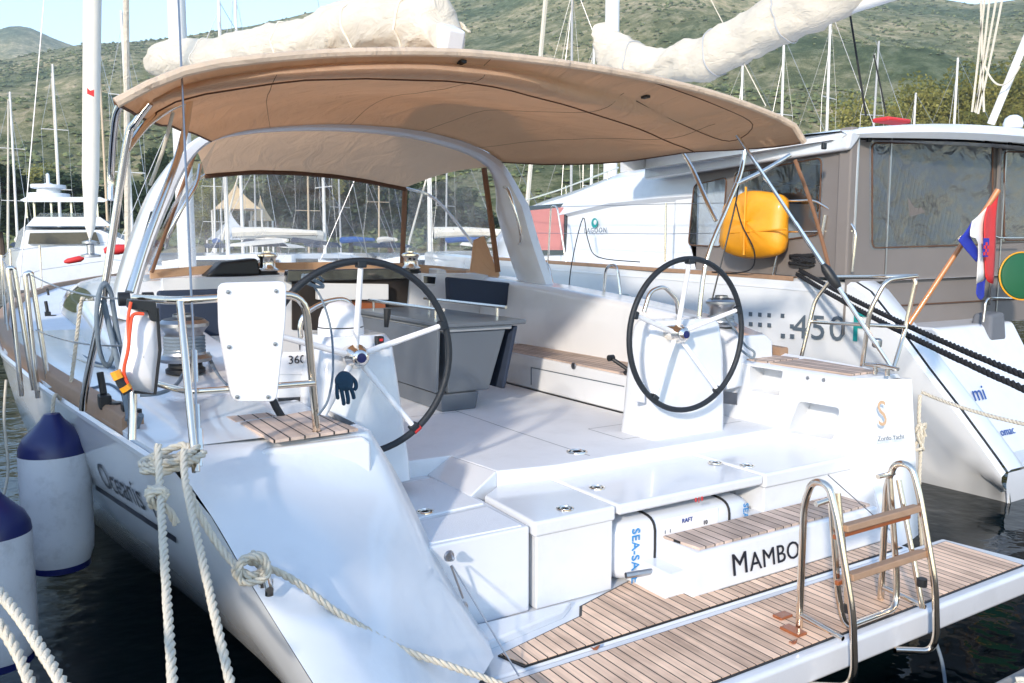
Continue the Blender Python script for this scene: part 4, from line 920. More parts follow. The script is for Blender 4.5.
mb = MB(); mb.prism([bp(*p)+pn*-.074 for p in ((438,43),(444,43),(444,33),(438,33))], -pn*.004); mb.build('boom_emblem', M['red'], bo)
mb = MB(); mb.prism([bp(*p)+pn*.074 for p in ((438,43),(444,43),(444,33),(438,33))], pn*.004); mb.build('boom_emblem', M['red'], bo)
mb = MB(); mb.tube([bp(185,82)-V((0,0,.02)), bp(440,57)-V((0,0,.02))], .07, 12); mb.build('boom_tube', M['alu'], bo)
for pts in ([(425,10),(432,20),(444,22),(428,28),(423,50)], [(412,6),(420,22),(438,18),(446,24)], [(430,50),(431,35),(440,24),(450,28)]):
    mb = MB(); mb.rope(crom([bp(*p)-pn*.16 for p in pts], 5), .009); mb.build('lashing', M['ropew'], bo)
# rigging
MH = V((-.5,7,19))
mb = MB(); mb.tube([V((-1.93,-.68,1.40)), V((-1.93,-.68,1.40)).lerp(MH, .5), MH], .0045, 6); mb.build('backstay', M['dsteel'], Y_)
a, b = at(893,370,Y=-.55), at(737,135,Y=.25)
mb = MB(); mb.tube([a, b], .011, 8); mb.tube([a+(b-a)*.1, a+(b-a)*.62], .014, 8); mb.build('backstay_strut', M['steel'], Y_)
q0, q1 = a.lerp(b, .34), a.lerp(b, .44); mb = MB(); mb.tube([q0, q0.lerp(q1,.2), q0.lerp(q1,.8), q1], [.02,.032,.03,.016], 10); mb.build('stay_boot', M['black'], Y_)
mb = MB(); a = V((-1.93,-.68,1.36)); mb.tube([a, a+(MH-a).normalized()*.22], .013, 8); mb.tube([a+(MH-a).normalized()*.05, a+(MH-a).normalized()*.13], .019, 8); mb.tube([a+(MH-a).normalized()*.30, a+(MH-a).normalized()*.42], .012, 8); mb.build('turnbuckle', M['steel'], Y_)
for x, y, z in ((-2.3,6.6,1.5),(1.75,6.6,1.5)):
    mb = MB(); mb.tube([V((x,y,z)), V((-.5+(x+.5)*.45,7,9)), MH], .006, 5); mb.build('shroud', M['dsteel'], Y_)
mb = MB(); mb.tube([V((-.5,12.3,1.7)), V((-.5,7.1,18))], [.05,.03], 8); mb.build('furled_jib', M['sail'], Y_)
# ------------------------------------------------------------------ pushpit, stanchions, gate
mb = MB(); r = .0155
A = at(317,434,Z=1.36); 
top = fillet([at(135,298,Y=-.1), at(178,301,Y=-.45), at(250,296,Y=-.47), at(305,294,Y=-.45), V((A.x,A.y,1.36))], .09, 6)
mb.tube(top, r, 12)
mb.tube([at(180,302,Y=-.46), at(196,472,Z=1.36)], .0135, 12)
mb.tube(fillet([at(158,384,Y=-.2), at(188,392,Y=-.46), at(250,388,Y=-.46), at(314,383,Y=-.45)], .06), .0125, 10)
psh = mb.build('pushpit', M['steelwarm'], Y_, ang=60)
mb = MB(); mb.lathe([(.04,0),(.04,.006),(.02,.012)], (A.x,A.y,1.36), n=16); mb.build('post_base', M['steel'], psh)
mb = MB(); mb.tube([at(135,298,Y=-.1), at(132,440,Z=1.38)], r, 10); mb.build('pushpit_post', M['steel'], psh)
for x in (124,148):
    p = at(x, 299, Y=-.15); mb = MB(); mb.tube([p+V((-.02,0,0)), p+V((.02,0,0))], .027, 10); mb.build('rail_clamp', M['black'], psh)
q = rrect([at(x, y, Y=-.50) for x, y in ((219,283),(287,281),(286,320),(277,402),(233,402),(220,330))], .03); mb = MB(); mb.prism(q, (0,.035,0)); bd = mb.build('outboard_board', M['board'], Y_, bevel=.006)
for x, y in ((228,292),(276,291),(229,347),(275,344),(237,397),(268,397)):
    p = at(x, y, Y=-.502); mb = MB(); mb.lathe([(.001,.004),(.007,.003),(.008,0)], p, Matrix.Rotation(PI/2, 3, 'X'), 10); mb.build('bolt', M['dsteel'], bd)
p = at(316,296,Y=-.45)
# stanchions (double legs) at the gate
for (a0, a1), (b0, b1) in ((((43,390,2.9),(30,272,2.9)), ((25,395,2.6),(22,275,2.6))),):
    pass
def stanchion(pxs, Y, r=.014, nm='stanchion'):
    q = [at(x, y, Y=Y) for x, y in pxs]; mb = MB(); mb.tube(fillet(q, .05), r, 10); return mb.build(nm, M['steel'], Y_, ang=60)
stanchion(((22,396),(8,268),(14,268),(34,390)), 1.55, .013, 'gate_stanchion')
stanchion(((38,398),(25,274),(31,272),(48,380)), 1.5, .013, 'gate_stanchion')
mb = MB(); mb.tube(sag(at(31,275,Y=1.5), at(128,299,Y=-.05), .03), .004, 6); mb.build('lifeline', M['dsteel'], Y_)
mb = MB(); mb.tube(sag(at(36,330,Y=1.5), at(134,345,Y=-.05), .03), .004, 6); mb.build('lifeline', M['dsteel'], Y_)
for y in (4.2,6.6,9.0):
    p = sheer_p(y); mb = MB(); mb.tube([p+V((.06,0,0)), p+V((.06,0,.62))], .012, 8); mb.build('stanchion', M['steel'], Y_)
for zz in (.3,.6):
    mb = MB(); mb.tube([at(8,270 if zz > .5 else 330,Y=1.55)]+[sheer_p(y)+V((.06,0,zz)) for y in (4.2,6.6,9.0,11.8)], .004, 5); mb.build('lifeline', M['dsteel'], Y_)
# starboard pushpit around the quarter
def pt(x, y, Y): return at(x, y, Y=Y)
mb = MB(); mb.tube(fillet([pt(801,358,.35), pt(815,300,.3), pt(833,277,.2), pt(880,277,-.3), pt(917,276,-.5), pt(905,330,-.45), pt(893,370,-.5)], .06), .0145, 10)
mb.tube(fillet([pt(862,366,-.35), pt(870,310,-.4), pt(886,280,-.45), pt(917,276,-.5)], .06), .0145, 10)
mb.tube([pt(812,322,.3), pt(870,325,-.4), pt(905,327,-.47)], .012, 8); pss = mb.build('pushpit', M['steelwarm'], Y_, ang=60)
p = pt(877,343,-.42); mb = MB(); mb.lathe([(.018,-.03),(.03,-.02),(.03,.02),(.018,.03)], p, n=16); mb.build('stern_light', M['dsteel'], pss, bevel=.003)
for xs in ((522,298,540,255,553,258,548,300), (607,301,603,265,620,266,618,301)):
    pass
for a in (((523,300),(536,264),(548,262),(556,303)), ((603,303),(606,266),(617,264),(622,306))):
    q = [at(x, y, X=2.05) for x, y in a]; mb = MB(); mb.tube(fillet(q, .08), .012, 8); mb.build('gate_stanchion', M['steel'], Y_)
# big primary winches
winch(-1.66,.98,1.46,1.75); p = at(711,318,Y=.9); winch(1.84,.55,1.52,1.5)
# hold-down: clutch cover (black low hatch) on port coaming
mb = MB(); mb.box((-1.40,.85,1.465), (-1.28,1.0,1.475)); mb.build('switch_cover', M['black'], Y_)
# cleats, deck blocks and lines on the side deck
def block(px_, py_, Z, s=1):
    p = at(px_, py_, Z=Z); mb = MB(); mb.obox(p+V((0,0,.03*s)), (.05*s,.09*s,.06*s)); mb.tube([p+V((0,.02,.06*s)), p+V((-.01,.03,.16*s))], .016*s, 8); mb.lathe([(.03*s,0),(.03*s,.03*s)], p+V((.04*s,-.04*s,.0)), n=12); mb.build('deck_block', M['black'], Y_, bevel=.005)
block(105,408,1.40); block(127,414,1.40,.8); block(48,318,1.46,1.0); block(49,300,1.48,.9)
# anchor rope cleats on the quarter
for p in (V((-1.80,-1.0,1.0)), V((1.98,-.62,1.36))):
    mb = MB(); mb.tube([p+V((-.02,-.12,.05)), p+V((0,0,.055)), p+V((.02,.12,.05))], [.012,.016,.012], 10); mb.tube([p+V((0,-.04,0)), p+V((0,-.04,.05))], .014, 8); mb.tube([p+V((0,.04,0)), p+V((0,.04,.05))], .014, 8); mb.build('mooring_cleat', M['steel'], Y_)
mb = MB(); mb.tube([flank(202,497)*1.0, flank(202,497)], .01); 
# stern eyes with wire
for q in ((449,556),(463,607)):
    p = at(*q, Y=-.64); mb = MB(); mb.lathe([(.001,.01),(.02,.01),(.025,0)], p, Matrix.Rotation(PI/2, 3, 'X'), 12); mb.tube(crom([p+V((0,-.01,.015)), p+V((.0,-.04,0)), p+V((0,-.01,-.015))], 4), .006, 6); mb.build('pad_eye', M['dsteel'], Y_)
mb = MB(); mb.tube([at(451,566,Y=-.66), at(463,598,Y=-.66)], .005, 6); mb.build('platform_wire', M['dsteel'], Y_)
mb = MB(); mb.tube([at(452,565,Y=-.67), at(519,676,Z=.47)], .0035, 6); mb.build('platform_wire', M['dsteel'], Y_)
mb = MB(); mb.tube([at(828,475,Y=-.86), at(890,530,Y=-1.35)], .003, 6); mb.build('platform_wire', M['dsteel'], Y_)
# ================================================================== THE CATAMARAN ALONGSIDE
K_ = thing('catamaran', 'white catamaran moored alongside with taupe cockpit enclosure and white hardtop, marked 450 F', 'catamaran', (7,4,0))
def kput(mb, name, mat, par=None, **k): return mb.build(name, mat, par or K_, **k)
CXL = 4.35
# port hull: outer side as a loft of stations; the stern steps down in a long diagonal quarter
def sheer_c(y):
    T = [(-.10,.28),(0,.40),(.3,.74),(.58,1.04),(.88,1.38),(1.2,1.72),(1.35,1.80),(2.5,1.84),(6,1.93),(10,2.02),(12.5,2.08)]
    return profile(T, y)
def xo(y): return profile([(-.10,4.44),(1,4.40),(4,4.28),(8,4.45),(11,4.95),(12.5,5.35)], y)
ysC = [-.10,-.02,.1,.3,.45,.6,.8,1.0,1.2,1.35,1.8,2.5,3.5,5,6.5,8,9.5,11,12,12.5]
R = []
for y in ysC:
    z = sheer_c(y); x = xo(y); R.append([V((x+.06,y,z+.0)), V((x+.0,y,z-.03)), V((x+.0,y,z*.75)), V((x+.05,y,z*.45)), V((x+.12,y,min(.18,z*.4))), V((x+.20,y,-.1)), V((x+.6,y,-.5))])
mb = MB().grid(R); kput(mb, 'hull', M['hullpaint'], ang=50)
# quarter band (the pale diagonal top) and the inner stern steps
R = []
for y in ysC[:10]:
    z = sheer_c(y); x = xo(y); R.append([V((x+.10,y,z+.001)), V((x+.14,y,z+.012)), V((x+.34,y,z+.012)), V((x+.38,y,z-.02)), V((x+.40,y,max(.25, z-.5)))])
kput(MB().grid(R), 'stern_quarter', M['gel'], ang=40)
R = []
for y, z in ((-.10,.27),(.22,.29),(.25,.32),(.95,1.22),(.98,1.25),(1.45,1.28)):
    R.append([V((xo(y)+.34,y,z)), V((6.6,y,z))])
kput(MB().grid(R), 'stern_steps', M['gel'], ang=25)
kput(MB().grid([[V((4.54,-.10,.27)), V((4.50,-.11,.18)), V((4.70,-.05,-.3))], [V((6.6,-.10,.27)), V((6.6,-.11,.18)), V((6.5,-.05,-.3))]]), 'transom', M['hullpaint'], ang=30)
kput(MB().grid([[V((xo(y)+.145,y,.10)), V((xo(y)+.205,y,-.1)), V((xo(y)+.5,y,-.5))] for y in ysC]), 'bottom_paint', M['boot'])
mb = MB(); mb.hexa([V((5.75,.55,.6)),V((6.6,.55,.6)),V((6.6,1.4,.6)),V((5.75,1.4,.6))],[V((5.15,.98,1.36)),V((6.6,.98,1.36)),V((6.6,1.5,1.36)),V((5.15,1.5,1.36))]); kput(mb, 'stern_bulwark', M['gel'], bevel=.04)
# deck
mb = MB(); mb.grid([[V((xo(y)+.09,y,sheer_c(y))), V((7.5,y,sheer_c(y)+.03)), V((10.6,y,sheer_c(y)))] for y in ysC[9:]]); kput(mb, 'deck', M['gel'])
mb = MB(); mb.box((4.46,1.6,1.845), (4.60,2.4,1.875)); mb.box
R = []
for i in range(25):
    y = 2.0+7*i/24; z = sheer_c(y)+.002; x = xo(y)
    R.append([V((x+.005,y,z-.035)), V((x-.006,y,z-.03)), V((x-.006,y,z+.014)), V((x+.05,y,z+.014)), V((x+.05,y,z))])
kput(MB().grid(R), 'rubbing_rail', M['teakrail'], ang=50)
mb = MB(); mb.grid([[V((xo(y)-.006,y,sheer_c(y)-.10)), V((xo(y)-.008,y,sheer_c(y)-.12))] for y in ysC[9:]]); kput(mb, 'hull_knuckle', M['gel'])
mb = MB(); q = [at(x,y,X=4.30) for x,y in ((573,291),(629,294),(629,312),(573,308))]; mb.prism([V((xo(p.y)-.004,p.y,p.z)) for p in rrect(q,.03)], (.01,0,0)); kput(mb, 'hull_window', pbr('pale_grey_glass', (.42,.50,.52), .15, coat=.4))
# text 450 F and little squares
p = at(795,337,X=4.38)
ry = V((0,-1,0)); 
def hx(y): return xo(y)
for s_, px_ , mt in (('4',795,'lettergrey'),('5',812,'lettergrey'),('0',830,'lettergrey'),('F',851,'letterteal')):
    p = at(px_, 337+(px_-795)*.06, X=4.395); text('model_lettering', s_, (hx(p.y)-.0,p.y,p.z), (0,-1,0), (0,0,1), .34 if s_ != 'F' else .40, M[mt], K_, off=.012, font_w=1.15)
for i in range(5):
    for j in range(3):
        if (i+j) % 5 == 4: continue
        p = at(752+i*9+ (0 if i < 3 else 4), 314+j*10+i*.6, X=4.36); mb = MB(); mb.box((hx(p.y)-.005,p.y-.022,p.z-.022),(hx(p.y)+.01,p.y+.022,p.z+.022)); kput(mb, 'hull_square', M['lettergrey'], smooth=False)
a = at(965,413,Z=.95); text('stern_lettering', 'mi', atp(973,402,(5,.25,.32),V((0,-.9,.7)).normalized()), (1,0,0), (0,.7,.9), .22, M['letternavy'], K_, shear=.4, off=.02)
text('stern_lettering', 'omac', atp(1000,437,(5,.25,.32),V((0,-.9,.7)).normalized()), (1,0,0), (0,.7,.9), .11, M['letternavy'], K_, shear=.3, off=.02)
# coachroof with saloon side and pink curtained window
CY0 = 3.75
R = []
for y, zt, xs in ((CY0,3.22,4.95),(4.6,3.22,4.92),(5.6,3.18,4.92),(6.6,3.02,4.95),(7.6,2.90,5.0),(8.6,2.78,5.15),(9.6,2.5,5.5),(10.3,2.1,5.9)):
    zb = sheer_c(y); R.append([V((xs-.12,y,zb)), V((xs-.04,y,zb+(zt-zb)*.62)), V((xs-.10,y,zb+(zt-zb)*.66)), V((xs-.06,y,zt-.10)), V((xs+.12,y,zt)), V((7.5,y,zt+.08)), V((15-xs-.12,y,zt)), V((15-xs+.12,y,zb))])
mb = MB().grid(R); mb.f.append(tuple(range(8))); mb.f.append(tuple(range(56,64))); kput(mb, 'coachroof', M['gel'], ang=32)
def cabx(px_, py_):
    p = at(px_, py_, X=4.87); return p
q = [at(*p_, X=4.83) for p_ in ((515,207),(563,203),(565,255),(527,255))]; mb = MB(); mb.prism([V((4.82+(p.z-1.9)*.07,p.y,p.z)) for p in rrect(q,.04)], (.03,0,0)); wnd = kput(mb, 'saloon_window', M['screen'])
q = [at(*p_, X=4.80) for p_ in ((519,211),(560,207),(562,250),(530,250))]; mb = MB(); mb.prism([V((4.812+(p.z-1.9)*.07,p.y,p.z)) for p in rrect(q,.04)], (.005,0,0)); kput(mb, 'window_curtain', M['curtain'], wnd)
# step-up block with hatches aft of the saloon, logo and small lettering
mb = MB(); mb.hexa([V((4.80,3.0,1.85)),V((6.2,3.0,1.85)),V((6.2,4.3,1.85)),V((4.80,4.3,1.85))],[V((4.90,3.3,3.28)),V((6.2,3.3,3.28)),V((6.2,4.4,3.34)),V((4.92,4.4,3.34))]); kput(mb, 'cabin_side', M['gel'], bevel=.08, seg=4)
for pts in (((645,165),(653,162),(652,190),(645,192)), ((658,166),(663,163),(664,185),(658,188))):
    q = [at(*p_, X=4.86) for p_ in pts]; mb = MB(); mb.prism([V((4.865,p.y,p.z)) for p in rrect(q,.03)], (.03,0,0)); kput(mb, 'side_port', M['deck'], bevel=.008)
p = at(593,223,X=4.80); mb = MB(); mb.lathe([(.001,.006),(.07,.006),(.07,0)], (4.83,p.y,p.z), Matrix.Rotation(-PI/2, 3, 'Y'), 20); lg = kput(mb, 'round_emblem', M['letterteal'])
mb = MB(); mb.lathe([(.001,.008),(.035,.008),(.035,0)], (4.828,p.y-.02,p.z+.01), Matrix.Rotation(-PI/2, 3, 'Y'), 16); kput(mb, 'emblem_center', M['gel'], lg)
p = at(585,233,X=4.80); text('cabin_lettering', 'LAGOON', (4.83,p.y,p.z), (0,-1,0), (0,0,1), .10, M['lettergrey'], K_, off=.045, space=1.35)
# coachroof edge rail
mb = MB(); mb.tube([V((4.97,8.4,2.86)), V((4.95,7.0,3.02)), V((4.92,5.5,3.24))], .012, 6)
for y, z in ((8.0,2.78),(6.8,2.95),(5.8,3.1)): mb.tube([V((4.97,y,z)), V((4.96,y,z+.13))], .01, 6)
kput(mb, 'roof_rail', M['steel'])
# hardtop: curved roof slab
def roofz(x, y):
    return 3.24+.10*math.sin(PI*min(1, max(0, (x-4.2)/6.6)))-.02*(y-1.5)
R = []
for k, (y, dz) in enumerate(((1.05,-.06),(1.0,.0),(1.06,.09),(1.5,.13),(3.0,.14),(4.6,.12))):
    row = []
    for i in range(21):
        t = i/20; x = 4.22+6.5*t; e = (1-abs(2*t-1)**6)
        row.append(V((x, y+.35*(1-e) if k < 4 else y, 3.16+.12*math.sin(PI*t)+(dz if k else dz)*(.4+.6*e))))
    R.append(row)
R.append([p+V((0,0,-.14)) for p in R[-1]]); R.append([V((p.x, 1.16+.35*(abs(2*i/20-1)**6), p.z-.01)) for i, p in enumerate(R[0])])
mb = MB().grid(R); kput(mb, 'hardtop', M['gel'], ang=50)
mb = MB(); mb.hexa([V((4.24,1.35,3.02)),V((4.30,1.35,3.02)),V((4.75,4.6,3.0)),V((4.6,4.6,3.0))],[V((4.22,1.3,3.19)),V((4.42,1.3,3.20)),V((4.85,4.6,3.30)),V((4.62,4.6,3.28))]); kput(mb, 'hardtop_edge', M['gel'], bevel=.03)
# canvas enclosure with smoky clear windows
ZB = 1.84
mb = MB()
def quadp(a, b, c, d, n=8):
    out = []
    for i in range(n+1):
        u = i/n; row = []
        for j in range(n+1):
            v_ = j/n; p = (V(a)*(1-u)+V(b)*u)*(1-v_)+(V(d)*(1-u)+V(c)*u)*v_; row.append(p+V((0,-1,0))*0+V((noise.noise(p*1.7)*.02, noise.noise(p*1.7+V((9,0,0)))*.02, 0)))
        out.append(row)
    return out
s0, s1, s2, s3 = V((4.32,1.45,ZB)), V((4.72,3.75,ZB+.03)), V((4.80,3.75,3.10)), V((4.38,1.42,3.22))
b0, b1, b2, b3 = V((4.34,1.42,1.30)), V((9.6,1.42,1.30)), V((9.6,1.42,3.26)), V((4.40,1.40,3.22))
NA = V((0,-1,0)); PA = V((4.4,1.40,2.2))
NS = (s1-s0).cross(V((0,0,1))).normalized(); NS = NS if NS.x < 0 else -NS
WA = [((869,141),(994,141),(994,246),(869,250)), ((1001,150),(1130,152),(1130,240),(1001,242))]
WS = [((734,172),(824,156),(821,236),(730,249)), ((694,184),(728,176),(722,248),(688,246))]
def hole(pxs, P0, N):
    q = [atp(x, y, P0, N) for x, y in pxs]; q = rrect(q, .07, 4); c = sum(q, V((0,0,0)))/len(q); return [c+(p-c)*.965 for p in q]
def onp(p, P0, N): return p-N*((p-P0).dot(N))
oa = [onp(p, PA, NA) for p in (b0, b1, b2, b3)]; hA = [hole(w_, PA, NA) for w_ in WA]
kput(panel_with_holes(oa, hA, (0,.006,0), 'x', False), 'enclosure_aft', M['enc'], ang=30)
os_ = [onp(p, s0, NS) for p in (s0, s1, s2, s3)]; hS = [hole(w_, s0, NS) for w_ in WS]
kput(panel_with_holes(os_, hS, (.006,0,0), 'x', False), 'enclosure_side', M['enc'], ang=30)
for h_, N_ in [(h, NA) for h in hA]+[(h, NS) for h in hS]:
    kput(MB().tube([p+N_*.006 for p in h_], .009, 6, closed=True), 'window_piping', M['tanedge'])
for x in (4.95, 7.02): kput(MB().box((x, 1.388, 1.34), (x+.02, 1.398, 3.2)), 'enclosure_zip', M['dsteel'])
kput(MB().tube([V((4.4,1.39,1.55)), V((9.5,1.39,1.55))], .008, 5), 'hem_seam', M['tanedge'])
def inset(a, b, c, d, pts): return [ (V(a)*(1-u)+V(b)*u)*(1-v_)+(V(d)*(1-u)+V(c)*u)*v_ for u, v_ in pts]
def window_on(P0, N, pxs, name, off):
    q = [atp(x, y, V(P0)+V(N)*off, N) for x, y in pxs]
    q = rrect(q, .07, 4); c = sum(q, V((0,0,0)))/len(q)
    rows = [[c+(p-c)*t+V(N)*(noise.noise(p*3*t+V((t,0,0)))*.012) for p in q] for t in (.0001,.33,.66,1)]
    mb = MB().grid(rows, True); w_ = kput(mb, name, M['vinylblue'], ang=80)
    return w_
NA = V((0,-1,0)); PA = V((4.4,1.40,2.2))
window_on(PA, NA, ((869,141),(994,141),(994,246),(869,250)), 'clear_window', .004)
window_on(PA, NA, ((1001,150),(1130,152),(1130,240),(1001,242)), 'clear_window', .004)
NS = (s1-s0).cross(V((0,0,1))).normalized(); NS = NS if NS.x < 0 else -NS
window_on(s0, NS, ((734,172),(824,156),(821,236),(730,249)), 'clear_window', .004)
window_on(s0, NS, ((694,184),(728,176),(722,248),(688,246)), 'clear_window', .004)
# dim saloon furniture seen through the windows
mb = MB(); mb.box((5.0,3.2,1.5), (9.3,3.3,3.15)); kput(mb, 'saloon_bulkhead', M['grey'])
for x0_, x1_ in ((5.2,6.4),(7.4,8.6)): kput(MB().box((x0_,3.17,1.6),(x1_,3.195,2.9)), 'saloon_window', M['screen'], bevel=.01)
mb = MB(); mb.lathe([(.55,2.48),(.60,2.50),(.60,2.54),(.55,2.56),(.001,2.56)], (6.1,2.4,0), n=24); kput(mb, 'cockpit_table', M['gel'])
mb = MB(); mb.box((6.3,1.62,1.5), (7.2,2.1,2.55)); kput(mb, 'helm_seat', M['gel'], bevel=.08)
mb = MB(); mb.box((7.5,1.6,1.5), (8.1,2.0,2.5)); kput(mb, 'helm_seat', M['gel'], bevel=.08)
mb = MB(); mb.lathe([(.5,2.60),(.52,2.63),(.5,2.66),(.001,2.67)], (5.9,1.95,0), n=24); kput(mb, 'life_ring', M['gel'])
mb = MB(); mb.box((4.31,1.36,1.84), (4.42,1.50,3.24)); kput(mb, 'corner_panel', M['enc'], bevel=.02)
for x in (849.5,): 
    mb = MB(); a = at(849,140,Y=1.36); mb.tube([V((4.40,1.36,1.9)), V((4.41,1.36,3.2))], .014, 8); kput(mb, 'corner_zip', M['dsteel'])
mb = MB(); p = at(999,160,Y=1.37); mb.box((p.x-.02,1.355,1.5), (p.x+.02,1.372,3.25)); kput(mb, 'enclosure_seam', M['enc'])
for x, y in ((869,139),(935,136),(987,140),(1010,143),(824,146)):
    p = at(x, y, Y=1.36); mb = MB(); mb.obox(p, (.05,.03,.06)); kput(mb, 'canvas_hook', M['black'], bevel=.008)
# roof light patch: small dome and red covered lump on the roof
p = at(1013,126,Y=1.2); mb = MB(); mb.lathe([(.05,-.02),(.09,.0),(.10,.04),(.08,.10),(.04,.13),(.001,.135)], p+V((0,0,-.02)), n=16); kput(mb, 'roof_light', M['gel'])
mb = MB(); a = at(880,117,Y=3.2); mb.obox(a+V((.25,0,-.03)), (.5,.25,.06)); kput(mb, 'folded_cover', M['red'], bevel=.04)
# rails on the hull edge
def krail(pts, r=.013, nm='guard_rail'): mb = MB(); mb.tube(fillet(pts, .08), r, 9); return kput(mb, nm, M['steel'], ang=60)
def kz(px_, py_, y): 
    return at(px_, py_, X=xo(y)+.06)
for a in (((548,263),(551,206),(557,206),(566,262)),):
    krail([at(x, y, X=4.38) for x, y in a])
krail([at(665,262,X=4.36), at(666,203,X=4.36)]); krail([at(773,276,X=4.36), at(788,200,X=4.36)])
mb = MB(); mb.tube([at(520,206,X=4.4), at(552,207,X=4.38), at(666,204,X=4.36), at(787,202,X=4.36)], .004, 5); mb.tube([at(520,233,X=4.4), at(666,234,X=4.36), at(780,232,X=4.36)], .004, 5); kput(mb, 'lifeline', M['dsteel'])
krail([at(788,201,X=4.36), at(815,200,X=4.36), at(850,222,X=4.36), at(856,232,X=4.36), at(852,272,X=4.36)]); krail([at(780,232,X=4.36), at(852,231,X=4.36)], .010)
krail([at(826,215,X=4.34), at(822,238,X=4.34)], .022, 'rod_holder')
krail([at(983,322,Y=.9), at(986,298,Y=.9), at(1001,298,Y=.9), at(1024,299,Y=.9), at(1060,299,Y=.9)], .012)
krail([at(994,236,Y=1.2), at(1000,238,Y=1.2), at(1024,238,Y=1.2)], .010)
p = at(988,326,Y=1.0); mb = MB(); mb.hexa([p+V((-.16,-.12,-.15)),p+V((.16,-.12,-.15)),p+V((.16,.12,-.15)),p+V((-.16,.12,-.15))],[p+V((-.13,-.1,.13)),p+V((.13,-.1,.15)),p+V((.13,.1,.15)),p+V((-.13,.1,.13))]); kput(mb, 'winch_cover', pbr('grey_cover', (.13,.14,.16), .8), bevel=.04)
# mast, boom with stowed sail, and rigging
KM = at(611,120,X=7.2)
mb = MB(); mb.tube([V((KM.x,KM.y,3.2)), V((KM.x,KM.y,21))], .13, 14); kput(mb, 'mast', M['alu'])
bn2 = V((0,-1,0))
def kp(px_, py_): return at(px_, py_, X=7.2)
top = [(603,22),(612,24),(626,38),(648,47),(672,46),(700,36),(725,22),(760,2),(800,-18),(850,-42),(900,-60)]
bot = [(602,40),(604,76),(622,80),(650,80),(676,80),(704,82),(732,70),(770,50),(812,30),(862,6),(912,-16)]
R = []
for a, b in zip(crom([kp(*p) for p in top], 8), crom([kp(*p) for p in bot], 8)):
    m_ = (a+b)/2; h = (a-b).length/2; r = []
    for k in range(36):
        an = 2*PI*k/36; q = m_+(a-b).normalized()*h*math.cos(an)+V((1,0,0))*.24*math.sin(an)*(1-.2*math.cos(an)); q += (q-m_).normalized()*folds(q)*1.5; r.append(q)
    R.append(r)
mb = MB().grid(R, True); mb.f.append(tuple(range(36))); ss_ = kput(mb, 'stowed_sail', M['sail'], ang=75)
for ri in (20, 44, 60):
    r_ = R[ri]; cc = sum(r_, V((0,0,0)))/36; kput(MB().tube([cc+(p-cc)*1.02 for p in r_], .014, 6, closed=True), 'sail_tie', M['mastgrey'], ss_)
mb = MB(); mb.tube([kp(604,84), kp(912,-12)], .09, 10); kput(mb, 'boom', M['alu'])
mb = MB()
for a, b in (((711,0),(766,106)), ((573,0),(560,70))): mb.tube([kp(*a), kp(*b)], .008, 5)
mb.tube([V((KM.x,KM.y,20)), V((7.2,11.5,2.1))], .05, 6); kput(mb, 'rigging', M['ropew'])
mb = MB(); mb.tube([at(850,14,X=8), at(866,116,X=8)], .014, 6); kput(mb, 'topping_line', M['ropeb'])
mb = MB(); mb.tube([at(874,55,X=8), at(886,113,X=8)], .010, 6); kput(mb, 'topping_line', M['ropeb'])
# bundle of halyards and a leaning pole by the right edge
for i, (a, b) in enumerate((((985,-5),(972,112)),((990,-5),(976,113)),((997,-5),(975,112)),((1002,0),(978,114)),((981,0),(984,112)))):
    mb = MB(); mb.tube(sag(at(*a,X=8.6), at(*b,X=8.6), .06), .014, 5); kput(mb, 'halyard', M['ropew'])
mb = MB(); mb.tube([at(1030,30,X=8.8), at(991,124,X=8.8)], .05, 8); kput(mb, 'leaning_pole', M['alu'])
mb = MB(); mb.tube(sag(at(984,64,X=8.6), at(1020,66,X=8.6), .25), .012, 5); kput(mb, 'halyard', M['ropew'])
# yellow bag hung on the rail
q = [at(x, y, X=4.34) for x, y in ((731,206),(741,197),(752,192),(772,193),(787,199),(788,222),(787,248),(776,256),(748,257),(728,248),(727,228))]
q = crom(q, 3, True); c = sum(q, V((0,0,0)))/len(q); rows = []
for t, o_ in ((1.0,.0),(1.03,-.06),(.97,-.12),(.7,-.16),(.35,-.17),(.02,-.165)): rows.append([c+(p-c)*t+V((o_+noise.noise(p*4)*.03+noise.noise(p*11+V((t*3,0,0)))*.02,0,0)) for p in q])
rows = [[c+(p-c)*.97+V((.02,0,0)) for p in q]]+rows
mb = MB().grid(rows, True); mb.f.append(tuple(range(len(q)))[::-1])
yb = tag(mb.build('rescue_bag', M['yellow'], ang=75), 'plump yellow rescue bag strapped to the catamaran rail', 'bag')
mb = MB(); mb.tube([V((4.155,c.y,c.z+.36)), V((4.15,c.y,c.z)), V((4.155,c.y,c.z-.34))], .012, 6); mb.build('strap', M['yellow'], yb)
mb = MB(); mb.tube([at(728,233,X=4.16), at(787,229,X=4.16)], .010, 6); mb.build('strap', M['yellow'], yb)
tag(MB().tube(crom([at(736,203,X=4.1), at(742,225,X=4.1), at(754,250,X=4.1), at(752,268,X=4.2), at(735,273,X=4.3), at(712,272,X=4.3)], 5), .007, 6).build('thin_cable', M['ropeb']), 'thin black cable looping down across the yellow bag', 'cable')
tag(MB().tube(crom([at(568,300,X=3.2), at(572,262,X=3.6), at(583,218,X=4.33), at(588,240,X=4.33), at(598,257,X=4.33), at(640,262,X=4.4)], 5), .007, 6).build('shore_cable', M['ropeb']), 'dark cable hung in a peak from the catamaran lifeline below the round emblem', 'cable')
